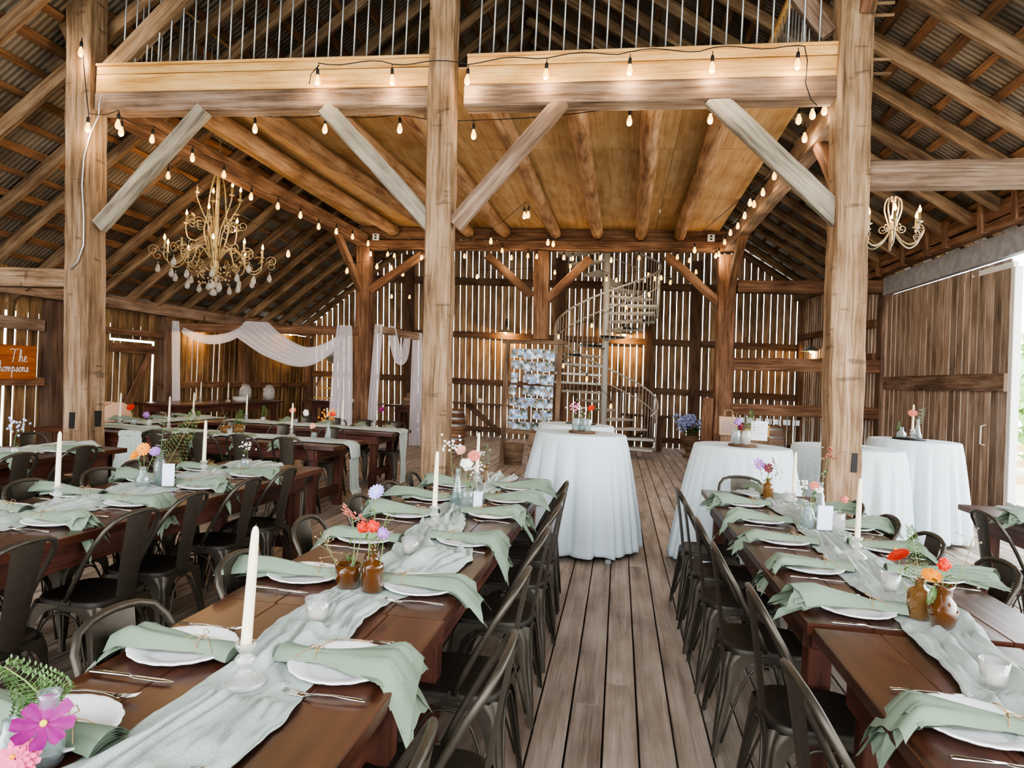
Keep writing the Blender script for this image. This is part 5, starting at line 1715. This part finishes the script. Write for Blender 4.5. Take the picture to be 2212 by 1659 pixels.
bd = V((3.67, 1.02, 0)).normalized()
hang('sheer_curtain', 'sheer white curtain at the left end of the arbor beam', (-9.0, 12.8, 2.42), .3, (-8.98, 12.7, .02), .62, bd, 7, 1)
hang('sheer_curtain', 'sheer white curtain beside the inner left loft post', (-5.7, 13.72, 2.53), .3, (-5.66, 13.65, .02), .52, bd, 6, 2)
hang('sheer_curtain', 'narrow white curtain just right of the inner left loft post', (-5.05, 13.98, 2.6), .16, (-5.1, 13.95, .3), .2, (1, .4, 0), 3, 3)
hang('sheer_curtain', 'white curtain at the far end of the short arbor beam, pooling on the floor', (-4.5, 14.95, 2.52), .2, (-4.4, 14.9, .01), .3, (1, .3, 0), 4, 4)


def swag(label, pts, hw, seed, folds=5, zmax=2.5):
    P_ = smooth(pts, 8)
    n = len(P_)
    mb = MB()
    def f(u, v):
        i = min(n - 1, round(u * (n - 1)))
        p = P_[i]
        tg = (P_[min(i + 1, n - 1)] - P_[max(i - 1, 0)]).normalized()
        side = tg.cross(V((.28, -.95, 0))).normalized()
        w = hw[0] + (hw[1] - hw[0]) * u
        if len(hw) > 2: w = hw[0] * (1 - u) ** 2 + 2 * hw[1] * u * (1 - u) + hw[2] * u * u
        p = p + side * ((v - .5) * 2 * w)
        p.z = min(p.z, zmax)
        return p + V((.28, -.95, 0)) * (.03 * sin(folds * 2 * PI * v + 2 * u) + .02 * nz(u * 5, v * 3, seed))
    mb.grid(n, 24, f)
    return tag(obj('cloth_swag', mb, M['sheer']), label, 'draped cloth')


def ab(px, py, k=0.):
    """point on the vertical plane of the arbor's front beam"""
    r = ray(px, py); o = V((0, 0, CAMZ)); p0 = V((-9.12, 12.9 - .14 - k, 0)); nn = V((bd.y, -bd.x, 0))
    return o + r * ((p0 - o).dot(nn) / r.dot(nn))
swag('narrow white swag near the left curtain of the arbor', [ab(394, 712), ab(425, 728), ab(458, 734), ab(495, 728), ab(522, 714)], [.05, .13, .07], 5)
swag('wide white swag sweeping across the arbor beam', [ab(528, 696), ab(552, 716, .02), ab(590, 745, .05), ab(650, 770, .08), ab(700, 758, .05), ab(746, 722)], [.34, .3, .05], 6, 6)
swag('small white swag looped over the short arbor beam', [aty(844, 704, 14.34), aty(853, 745, 14.34), aty(864, 778, 14.4), aty(874, 765, 14.55), aty(881, 722, 14.75)], [.09, .13, .06], 7, 3, 2.6)

# ------------------------------------------------------------------ barn lamps
def barn_lamp(label, p, wall, glow=True, mat='grey', power=14., s=1., col=(1, .6, .22)):
    p, wall = Vector(p), Vector(wall)
    t = thing('barn_lamp', label, 'wall lamp', p)
    mb = MB()
    mb.lathe([(.03, .1), (.04, .085), (.06, .06), (.14, .03), (.19, -.01), (.185, -.012), (.13, .022), (.05, .05), (.001, .06)], 28)
    for v in range(len(mb.v)): mb.v[v] = tuple(Vector(mb.v[v]) * s)
    obj('lamp_shade', mb, M[mat], t)
    mb = MB(); w = wall - p
    mb.tube(smooth([V((0, 0, .09 * s)), V((0, 0, .24 * s)), w * .5 + V((0, 0, .3 * s)), w * .9 + V((0, 0, .18 * s)), w + V((0, 0, .15 * s))], 6), .012 * s, 6)
    obj('lamp_arm', mb, M['blackmetal'], t)
    if glow:
        mb = MB(); mb.ball((0, 0, .01), .045 * s, 10, 8); obj('lamp_bulb', mb, M['lampglow'], t)
        lamp(p + V((0, 0, -.07)), power, col, .05)
    return t


q = aty(1092, 718, 18.35); barn_lamp('lit enamel barn lamp on the back wall above the photo display', q, (q.x, 18.6, q.z), mat='cream', power=16, s=1.25)
q = aty(1348, 722, 18.3); barn_lamp('lit enamel barn lamp on the back wall behind the spiral stairs', q, (q.x, 18.6, q.z), mat='cream', power=20, s=1.3)
q = aty(1752, 758, 17.6); barn_lamp('grey barn lamp on the right wall, left of the knotty post', q, (4.5, 17.6, q.z), power=14, s=1.3)
q = aty(1866, 752, 15.4); barn_lamp('barn lamp on the right wall, just right of the knotty post', q, (4.78, 15.4, q.z), power=14, s=1.1)
q = atx(440, 712, -8.85); barn_lamp('lit barn lamp on the left wall behind the left arbor swag', q, (lx(q.y) + .02, q.y, q.z), power=16, s=1.1)
q = atx(628, 722, -8.6); barn_lamp('lit barn lamp on the left wall behind the wide arbor swag', q, (lx(q.y) + .02, q.y, q.z), mat='white', power=16, s=1.1)
p = aty(723, 766, 18.3)
t = thing('wall_lantern', 'round dark metal floodlight hanging in the back left corner', 'lantern', p)
mb = MB(); mb.lathe([(.001, -.2), (.16, -.18), (.25, -.06), (.27, .0), (.25, .0), (.14, -.14), (.001, -.16)], 28)
mb.xform(Matrix.Rotation(rad(75), 4, 'X')); obj('lantern_bowl', mb, M['grey'], t)
mb = MB(); mb.tube([(0, 0, .2), (0, .1, .35), (0, .28, .38)], .02, 6); obj('bracket', mb, M['blackmetal'], t)

# ------------------------------------------------------------------ spiral staircase behind the loft
sx, sy = -.3, 15.75
st = thing('spiral_staircase', 'grey steel spiral staircase rising to the loft with bulbs along its rail', 'staircase', (sx, sy, 0))
mb = MB(); mb.tube([(0, 0, 0), (-.14, 0, 5.7)], .075, 14); obj('centre_pole', mb, M['stair'], st)
def ang(z): return -.45 + (z - .02) * (2 * PI / 3.05)
R0 = 1.14
for i in range(23):
    z = .2 + i * .2
    a = ang(z); mb = MB()
    def tr(u, v):
        aa = a + (v - .5) * .46; r = .08 + (R0 - .06) * u
        return (r * cos(aa) - .025 * z, r * sin(aa), z)
    mb.grid(3, 4, tr, smooth=False)
    b = len(mb.v)
    mb.grid(3, 4, lambda u, v: V(tr(u, v)) - V((0, 0, .045)), smooth=False, flip=True)
    for e in (-.23, .23):
        mb.beam(V((.07 * cos(a + e) - .025 * z, .07 * sin(a + e), z - .02)), V((R0 * cos(a + e) - .025 * z, R0 * sin(a + e), z - .02)), .012, .05)
    obj('tread', mb, M['stair'], st)
bal = None
n = 92
for i in range(n):
    z = .2 + (i / (n - 1)) * 4.5
    a = ang(z)
    k = i % 4 == 0
    mb = None
    if i < 2:
        mb = MB(); mb.tube([(0, 0, -.1), (0, 0, .98)], .013 if i == 0 else .007, 6)
        o = obj('baluster', mb, M['stair'], st)
        if i == 0: b0 = o
        else: b1 = o
    else:
        o = (b0 if k else b1).copy(); C.objects.link(o); o.parent = st
    o.location = ((R0 + .02) * cos(a) - .025 * z, (R0 + .02) * sin(a), z)
for nm, dz, rr in (('handrail', .98, .022), ('lower_rail', .62, .012)):
    mb = MB(); path = []
    for i in range(150):
        z = .2 + 4.5 * i / 149; a = ang(z)
        path.append(((R0 + .02) * cos(a) - .025 * z, (R0 + .02) * sin(a), z + dz))
    if nm == 'handrail':
        e = path[0]; path = [(e[0] - .14, e[1] - .16, e[2] - .25), (e[0] - .05, e[1] - .12, e[2] - .16), (e[0] + .01, e[1] - .06, e[2] - .07)] + path
    mb.tube(path, rr, 8); obj(nm, mb, M['stair'], st)

# ------------------------------------------------------------------ photo display
Yp = 13.3
A_, B_ = aty(1100, 745, Yp), aty(1208, 745, Yp)
t = thing('photo_display', 'tall wooden frame strung with rows of small colour photos', 'photo display', ((A_.x + B_.x) / 2, Yp, 0))
hw_ = (B_.x - A_.x) / 2 + .03
for s in (-1, 1):
    mb = MB(); mb.box((s * hw_, 0, 1.14), (.09, .07, 2.28)); obj('side_post', mb, M['crate'], t)
mb = MB(); mb.beam((-hw_ - .1, 0, 2.31), (hw_ + .12, 0, 2.33), .09, .07); obj('top_rail', mb, M['crate'], t)
mb = MB(); mb.box((0, 0, .58), (2 * hw_ - .09, .06, .1)); obj('bottom_rail', mb, M['crate'], t)
ph = None
for r_ in range(7):
    z = 2.2 - r_ * .235
    mb = MB(); mb.tube([(-hw_ + .05, 0, z), (0, 0, z - .02), (hw_ - .05, 0, z)], .003, 4); obj('string', mb, M['twine'], t)
    n = 7
    for k in range(n):
        if random.random() < .05: continue
        w = .142
        if ph is None:
            mb = MB(); mb.grid(2, 4, lambda u, v: ((u - .5) * .138, -.003 + .006 * sin(v * 3), -.205 * v), smooth=False)
            ph = obj('photo_print', mb, M['photo']); o = ph
        else:
            o = ph.copy(); C.objects.link(o)
        tag(o, 'small colour print clipped to a string of the photo display', 'photo', 'prints on the photo display')
        o.location = ((A_.x + B_.x) / 2 - hw_ + .1 + (2 * hw_ - .2) * (k + .5) / n + random.uniform(-.012, .012), Yp - .012, z - .012 + random.uniform(-.012, .006))
        o.rotation_euler = (0, random.uniform(-.06, .06), 0)
        o.scale = (random.choice((1, 1, .95)), 1, random.choice((.9, 1, .82)))
# crate pedestal and bucket beside the aisle table
mb = MB()
for i in range(4): mb.box((-1.08, 10.4, .1 + i * .2), (.42, .4, .19))
tag(obj('wooden_crate', mb, M['crate']), 'upright wooden crate standing left of the aisle standing table', 'crate')
q = atz(1128, 985, 0)
mb = MB(); mb.lathe([(.16, 0), (.2, .38), (.21, .39), (.19, .38), (.15, .02)], 20, mod=lambda th, u: 1 + .015 * sin(14 * th), capb=True)
o = tag(obj('wooden_bucket', mb, M['crate']), 'small wooden bucket on the floor under the photo display', 'bucket'); o.location = (q.x + .04, 12.8, 0)

# ------------------------------------------------------------------ things along the walls
def barrel(label, x, y, r, h, mat='crate', z=0):
    t = thing('barrel', label, 'barrel', (x, y, z))
    mb = MB(); mb.lathe([(.001, h - .03), (r * .8, h - .03), (r * .82, h), (r * .86, h)] + [(r * (.86 + .14 * sin(PI * k / 12)), h * (1 - k / 12)) for k in range(1, 12)] + [(r * .86, 0), (.001, 0)][0:1], 36, mod=lambda th, u: 1 + .008 * abs(sin(14 * th)))
    obj('staves', mb, M[mat], t)
    for k in (.06, .2, .35, .65, .8, .94):
        rr = r * (.86 + .14 * sin(PI * k)) + .004
        mb = MB(); mb.lathe([(rr, h * k - .02), (rr, h * k + .02)], 36); obj('hoop', mb, M['grey'], t)
    return t


barrel('old wooden barrel behind the centre post', -3.4, 13.9, .33, .92, 'brown')
barrel('wine barrel behind the wire fence on the right', 2.6, 13.2, .4, .98, 'oldbeam')
p = aty(985, 868, 18.3); q = aty(1088, 872, 18.3)
t = thing('wall_shelf', 'narrow plank shelf on the back wall left of the photo display', 'shelf', ((p.x + q.x) / 2, 18.3, p.z))
L = q.x - p.x
mb = MB(); mb.box((0, 0, -.02), (L + .3, .4, .045)); obj('shelf_board', mb, M['crate'], t)
mb = MB(); mb.beam((-L * .3, .25, -.05), (L * .45, .28, -p.z + .1), .05, .14, side=(0, 1, 0)); obj('shelf_brace', mb, M['girt'], t)
mb = MB(); mb.box((0, 0, .06), (.12, .1, .11)); o = tag(obj('small_box', mb, M['white']), 'small white box on the back wall shelf', 'box'); o.location = aty(1036, 866, 18.2) + V((0, 0, -.05))
p = aty(1340, 893, 17.6); q = aty(1452, 896, 17.6)
t = thing('trestle_table', 'narrow dark bench table against the back wall right of the stairs', 'table', ((p.x + q.x) / 2, 17.6, 0))
L = q.x - p.x
mb = MB(); mb.box((0, 0, p.z - .02), (L, .45, .05)); obj('tabletop', mb, M['girt'], t)
for s in (-.3, .28):
    mb = MB(); mb.box((s * L, 0, (p.z - .05) / 2), (.12, .12, p.z - .05)); obj('leg', mb, M['girt'], t)
mb = MB(); mb.beam((-.3 * L, 0, .15), (.2 * L, 0, p.z - .1), .06, .1, side=(0, 1, 0)); obj('brace', mb, M['girt'], t)
# hydrangea urn
q = aty(1487, 960, 16.4)
t = thing('flower_urn', 'stone-coloured urn holding blue hydrangeas by the inner right post', 'urn', (q.x + .03, 16.4, 0))
mb = MB(); mb.lathe([(.14, 0), (.15, .04), (.08, .1), (.1, .2), (.2, .4), (.22, .5), (.19, .5), (.12, .3)], 24, capb=True); obj('urn_body', mb, M['crate'], t)
t2 = thing('hydrangea_bunch', 'large bunch of blue hydrangea heads in the urn', 'flowers', (q.x, 16.4, .48))
for k in range(16):
    mb = MB(); c = V((random.gauss(0, .14), random.gauss(0, .12), .3 + random.uniform(-.1, .12)))
    mb.tube([(0, 0, 0), c * .6, c], .006, 5); obj('stem', mb, M['stem'], t2)
    mb = MB()
    for j in range(34):
        qv = Vector((random.gauss(0, 1), random.gauss(0, 1), random.gauss(0, 1))).normalized() * .105
        mb.ball(c + qv, .022, 5, 4)
    obj('flower_head', mb, M['fl_blue'], t2)
mb = MB()
for k in range(40):
    th = random.random() * 6.28; leafblade(mb, (.1 * cos(th), .1 * sin(th), .1 + .15 * random.random()), (cos(th), sin(th), .3), .14, .05)
obj('leaf', mb, M['leaf'], t2)

# items on the side table by the left wall
def put(px, py, Y): return aty(px, py, Y)
def dispenser(label, x, y, z):
    t = thing('drink_dispenser', label, 'drink dispenser', (x, y, z))
    mb = MB(); mb.lathe([(.001, .03), (.1, .03), (.12, .06), (.12, .24), (.09, .29), (.075, .3), (.075, .33), (.07, .33), (.07, .29), (.112, .24), (.112, .06), (.001, .045)], 24, mod=lambda th, u: 1 + .02 * sin(12 * th)); obj('jar', mb, M['crystal'], t)
    mb = MB(); mb.lathe([(.08, .0), (.11, .02), (.11, .03), (.001, .03)], 20); obj('stand', mb, M['grey'], t)
    mb = MB(); mb.lathe([(.001, .36), (.02, .355), (.078, .34), (.08, .325), (.001, .325)], 20); obj('lid', mb, M['grey'], t)
    mb = MB(); mb.tube([(0, -.11, .08), (0, -.17, .08), (0, -.17, .05)], .012, 6); obj('tap', mb, M['silver'], t)
dispenser('left glass drink dispenser on the side table by the left wall', -8.0, 14.0, .84)
dispenser('right glass drink dispenser on the side table by the left wall', -7.75, 14.55, .84)
for k in range(5):
    mb = MB(); mb.lathe([(.001, 0), (.08, .0), (.15, .012), (.15, .017), (.001, .01)], 24); o = tag(obj('serving_plate', mb, M['china']), 'white plate in the low stack on the side table by the left wall', 'plate', 'stacked plates on the side table'); o.location = (-7.85, 14.1 - .55, .84 + k * .018)
# dark tables in the back left corner
farm_table('dark narrow table in the back left corner with a tiered stand', -7.35, -5.6, 15.4, 16.1, 'x', z=.86)
farm_table('dark narrow table in the back left behind the white swag', -5.35, -3.95, 15.5, 16.1, 'x', z=.86)
t = thing('tiered_stand', 'three-tier wooden dessert stand on the back left table', 'stand', (-6.9, 15.7, .86))
for s in (-1, 1):
    mb = MB(); mb.tube(smooth([(s * .28, 0, .0), (s * .3, 0, .25), (s * .16, 0, .58)]), .018, 6); obj('stand_leg', mb, M['crate'], t)
for k, z in enumerate((.06, .3, .56)):
    mb = MB(); mb.box((.06 * k, 0, z), (.5 - .1 * k, .3 - .04 * k, .03)); obj('tier', mb, M['gold'], t)
for k in range(6):
    mb = MB(); mb.lathe([(.001, 0), (.06, 0), (.11, .07), (.1, .07), (.001, .012)], 18); o = tag(obj('serving_bowl', mb, M['china']), 'small white bowl in the row on the back left table', 'bowl', 'bowls on the back left table'); o.location = (-6.2 + (k % 3) * .22, 15.6 + .2 * (k // 3), .86)
mb = MB()
for k, w in enumerate((.5, .38, .24)): mb.box((0, 0, .05 + .1 * k), (w, .3, .09))
o = tag(obj('wooden_box', mb, M['oldbeam']), 'stepped grey wooden box on the table behind the small swag', 'box'); o.location = (-4.75, 15.75, .86)
# rounded peach chair back beside the linking table
t = thing('upholstered_chair', 'peach rounded chair back showing above the linking table', 'chair', (-6.95, 8.75, 0))
mb = MB(); mb.grid(14, 12, lambda u, v: (.06 * sin(PI * v), -.36 + .72 * v, .5 + (.28 + .2 * sin(PI * v) ** .6) * u)); mb.grid(14, 12, lambda u, v: (-.06 - .04 * sin(PI * v), -.36 + .72 * v, .5 + (.28 + .2 * sin(PI * v) ** .6) * u), flip=True)
obj('backrest', mb, M['peachfab'], t)
mb = MB(); mb.box((.2, 0, .44), (.5, .6, .1), ch=.03); obj('seat', mb, M['peachfab'], t)
for a in (-.02, .4):
    for b in (-.25, .25):
        mb = MB(); mb.box((a, b, .2), (.04, .04, .4)); obj('leg', mb, M['slab'], t)

# wire fence, cards, gift bag and signs in the right bay
t = thing('rod_fence', 'low fence of thin upright steel rods under the low girt of the right bay', 'fence', (0, 0, 0))
Yq = 13.85
pr = None
for i in range(16):
    xx = 2.25 + i * .155
    if pr is None:
        mb = MB(); mb.tube([(0, 0, .1), (0, 0, 1.15)], .011, 6); pr = obj('rod', mb, M['galv'], t); o = pr
    else:
        o = pr.copy(); C.objects.link(o); o.parent = t
    o.location = (xx, Yq, 0)
mb = MB(); mb.box((3.45, Yq, .08), (2.5, .08, .06)); obj('bottom_rail', mb, M['brown'], t)
mb = MB(); mb.tube([(2.1, 13.86, 1.08), (2.8, 14.05, 1.07), (3.6, 13.86, 1.08)], .003, 5); tag(obj('card_string', mb, M['twine']), 'string holding the small white cards behind the rod fence', 'string')
for k in range(8):
    mb = MB(); mb.box((0, 0, 0), (.13, .004, .1)); o = tag(obj('escort_card', mb, M['paper']), 'small white card hung in a row behind the rod fence', 'card', 'cards behind the rod fence'); o.location = (2.2 + k * .17, 14.05, 1.02); o.rotation_euler = (0, random.uniform(-.05, .05), 0)
mb = MB()
mb.box((0, 0, .42), (.8, .6, .84)); o = tag(obj('gift_table', mb, M['crate']), 'wooden chest under the gift bag behind the white tablecloth', 'chest'); o.location = (2.05, 11.9, 0)
p = aty(1572, 938, 11.8)
t = thing('gift_bag', 'kraft paper gift bag with printed text behind the white tablecloth', 'bag', (p.x, 11.8, .845))
mb = MB(); mb.grid(4, 24, lambda u, v: ((.14 + .015 * u) * max(-1, min(1, 1.5 * cos(2 * PI * v))), .07 * max(-1, min(1, 1.5 * sin(2 * PI * v))), .3 * u), cv=True, smooth=False, flip=True); obj('bag_body', mb, M['bag'], t)
mb = MB()
for r_ in range(7):
    for k in range(6): mb.box((-.09 + k * .035 + random.uniform(-.004, .004), -.073, .05 + r_ * .028), (random.uniform(.015, .03), .004, .012), ch=.0005)
obj('printed_lines', mb, M['print'], t)
for s in (-1, 1):
    mb = MB(); mb.tube(smooth([(-.06, s * .05, .3), (-.05, s * .05, .4), (.05, s * .05, .4), (.06, s * .05, .3)]), .005, 5); obj('bag_handle', mb, M['twine'], t)
p = aty(1640, 930, 11.2)
t = thing('welcome_sign', 'white card sign with handwriting behind the jars by the right row', 'sign', (p.x, 11.2, .845))
mb = MB(); mb.box((0, 0, .13), (.25, .008, .3), ch=.001); obj('card', mb, M['paper'], t)
mb = MB()
for z, a, b in ((.22, -.06, .07), (.18, -.08, .0), (.14, -.08, .02), (.09, -.05, .06)):
    n = 12
    mb.tube([(a + (b - a) * i / n, -.006, z + .008 * sin(i * 2.4)) for i in range(n + 1)], .0022, 4)
obj('handwriting', mb, M['ink'], t)
mb = MB(); mb.lathe([(.001, 0), (.038, 0), (.038, .2), (.014, .25), (.014, .31), (.001, .31)], 16); o = tag(obj('wine_bottle', mb, M['blackglass']), 'dark bottle standing beside the gift bag', 'bottle'); p = aty(1594, 934, 11.8); o.location = (p.x, 11.8, .845)
t = thing('wood_rack', 'blond wooden rack in front of the wine barrel', 'rack', (2.35, 12.7, 0))
for s in (-.25, .25):
    mb = MB(); mb.box((s, 0, .5), (.06, .06, 1.0)); obj('rack_post', mb, M['gold'], t)
for z in (.35, .9):
    mb = MB(); mb.box((0, 0, z), (.44, .05, .05)); obj('rack_bar', mb, M['gold'], t)

# ------------------------------------------------------------------ name sign on the left wall
t = thing('name_sign', 'orange-brown wooden name sign lettered The Thompsons on the left wall', 'sign', (0, 0, 0))
Xs = -9.12
TL, BR_ = atx(-70, 738, Xs), atx(77, 820, Xs)
y0, y1, z0_, z1_ = TL.y, BR_.y, BR_.z, TL.z
mb = MB(); mb.box((Xs - .02, (y0 + y1) / 2, (z0_ + z1_) / 2), (.03, y1 - y0, z1_ - z0_)); obj('sign_board', mb, M['signwood'], t)
GL = {  # cursive strokes, x advance then polylines in a 1-high x-height box
 'T': (1.3, [[(-.2, 2.0), (.2, 2.15), (.7, 2.05), (1.3, 2.2)], [(.65, 2.1), (.5, 1.2), (.35, .1), (.25, 0)]]),
 'h': (.75, [[(0, .1), (.3, 1.2), (.35, 2.0), (.2, 2.0), (.12, 1.0), (.1, 0), (.2, .6), (.42, .95), (.52, .7), (.5, .1), (.75, .15)]]),
 'e': (.65, [[(0, .2), (.25, .4), (.45, .75), (.3, 1.0), (.12, .6), (.2, .08), (.45, .02), (.65, .2)]]),
 'o': (.65, [[(0, .2), (.1, .6), (.32, 1.0), (.52, .6), (.35, .02), (.1, .25), (.25, .85), (.65, .8)]]),
 'm': (1.0, [[(0, .8), (.1, 1.0), (.12, 0), (.2, .7), (.35, 1.0), (.42, .6), (.42, 0), (.52, .7), (.68, 1.0), (.76, .6), (.78, .1), (1.0, .2)]]),
 'p': (.7, [[(0, .6), (.15, 1.0), (.05, -.9), (.0, -1.0), (.12, .3), (.3, 1.0), (.5, .75), (.42, .2), (.15, .1), (.7, .3)]]),
 's': (.55, [[(0, .15), (.2, .6), (.32, 1.05), (.42, .5), (.3, .02), (.05, .1), (.55, .25)]]),
 'n': (.75, [[(0, .8), (.1, 1.0), (.12, 0), (.22, .7), (.42, 1.0), (.5, .6), (.5, .1), (.75, .2)]])}


def letters(txt, yy, zz, s):
    mb = MB()
    for ch in txt:
        adv, strokes = GL[ch]
        for stk in strokes:
            mb.tube(smooth([(Xs + .003, yy + a * s * 1.25, zz + b * s) for a, b in stk], 4), s * .06, 5)
        yy += adv * s * 1.25
    return mb
h_ = z1_ - z0_
ye = y1 - .03
s1 = h_ * .17
wT = (1.3 + .75 + .65 + .65 + 1.0 + .7 + .55 + .65 + .75 + .55) * s1 * .86 * 1.25
obj('lettering', letters('The', y1 - .62 * (y1 - atx(0, 780, Xs).y) - .2 * s1 - .05, z0_ + h_ * .52, s1), M['white'], t, 'white cursive word The')
obj('lettering', letters('Thompsons', ye - wT - .05, z0_ + h_ * .22, s1 * .86), M['white'], t, 'white cursive word Thompsons')

# ------------------------------------------------------------------ outdoors seen through the right-hand opening and gaps
mb = MB(); mb.grid(2, 2, lambda u, v: (-60 + 120 * u, -50 + 120 * v, -.5), smooth=False); struct('ground', mb, M['ground'])
def bush(label, x, y, r, h, grp=None):
    mb = MB()
    R_ = random.Random(int(x * 7 + y * 13))
    for k in range(260):
        d_ = V((R_.gauss(0, 1), R_.gauss(0, 1), R_.gauss(0, 1))).normalized()
        p = V((x + d_.x * r, y + d_.y * r, h * .5 + d_.z * h * .55 - .5))
        for j in range(4):
            leafblade(mb, p + V((R_.gauss(0, .15), R_.gauss(0, .15), R_.gauss(0, .15))), (R_.gauss(0, 1), R_.gauss(0, 1), R_.gauss(0, 1)), .34, .16)
    mb.ball((x, y, h * .5 - .5), 1, 16, 10, sc=(r * .95, r * .95, h * .53))
    return tag(obj('shrub', mb, M['hedge']), label, 'shrub', grp)
bush('leafy green shrub outside the big right-hand opening', 13.5, 21, 2.6, 5.2, )
bush('second leafy shrub farther outside the right-hand opening', 18.5, 28.5, 3.2, 6.5)
t = thing('field_fence', 'pale wooden fence outside the right-hand opening', 'fence', (9.6, 17.5, -.5))
for i in range(5):
    mb = MB(); mb.box((i * .9 - 1.8, 0, .6), (.12, .12, 1.3)); obj('fence_post', mb, M['fence'], t)
for z in (.35, .75, 1.1):
    mb = MB(); mb.box((0, 0, z), (4.0, .05, .16)); obj('fence_rail', mb, M['fence'], t)

# ------------------------------------------------------------------ light
w = bpy.data.worlds.new('sky'); bpy.context.scene.world = w
w.use_nodes = True
nt = w.node_tree
bg = nt.nodes['Background']
tc = nt.nodes.new('ShaderNodeTexCoord'); sep = nt.nodes.new('ShaderNodeSeparateXYZ'); rp = nt.nodes.new('ShaderNodeValToRGB')
nt.links.new(tc.outputs['Generated'], sep.inputs[0])
mr = nt.nodes.new('ShaderNodeMapRange'); mr.inputs['From Min'].default_value = -.2; mr.inputs['From Max'].default_value = .9
nt.links.new(sep.outputs[2], mr.inputs[0]); nt.links.new(mr.outputs[0], rp.inputs[0])
e = rp.color_ramp.elements
e[0].position, e[0].color = .1, (.75, .8, .72, 1)
e[1].position, e[1].color = .8, (.80, .90, 1.0, 1)
k = e.new(.25); k.color = (.97, .98, 1.0, 1)
nt.links.new(rp.outputs[0], bg.inputs[0])
bg.inputs[1].default_value = 6.5
sc = bpy.context.scene
sc.view_settings.view_transform = 'AgX'
sc.view_settings.look = 'AgX - Medium High Contrast'
sc.view_settings.exposure = 0.5
sc.cycles.max_bounces = 5
sc.cycles.diffuse_bounces = 2
sc.cycles.glossy_bounces = 2
sc.cycles.transmission_bounces = 3
sc.cycles.transparent_max_bounces = 12
sc.cycles.adaptive_threshold = 0.06
sc.cycles.use_denoising = True
sc.cycles.light_sampling_threshold = 0.04
sc.cycles.sample_clamp_indirect = 8
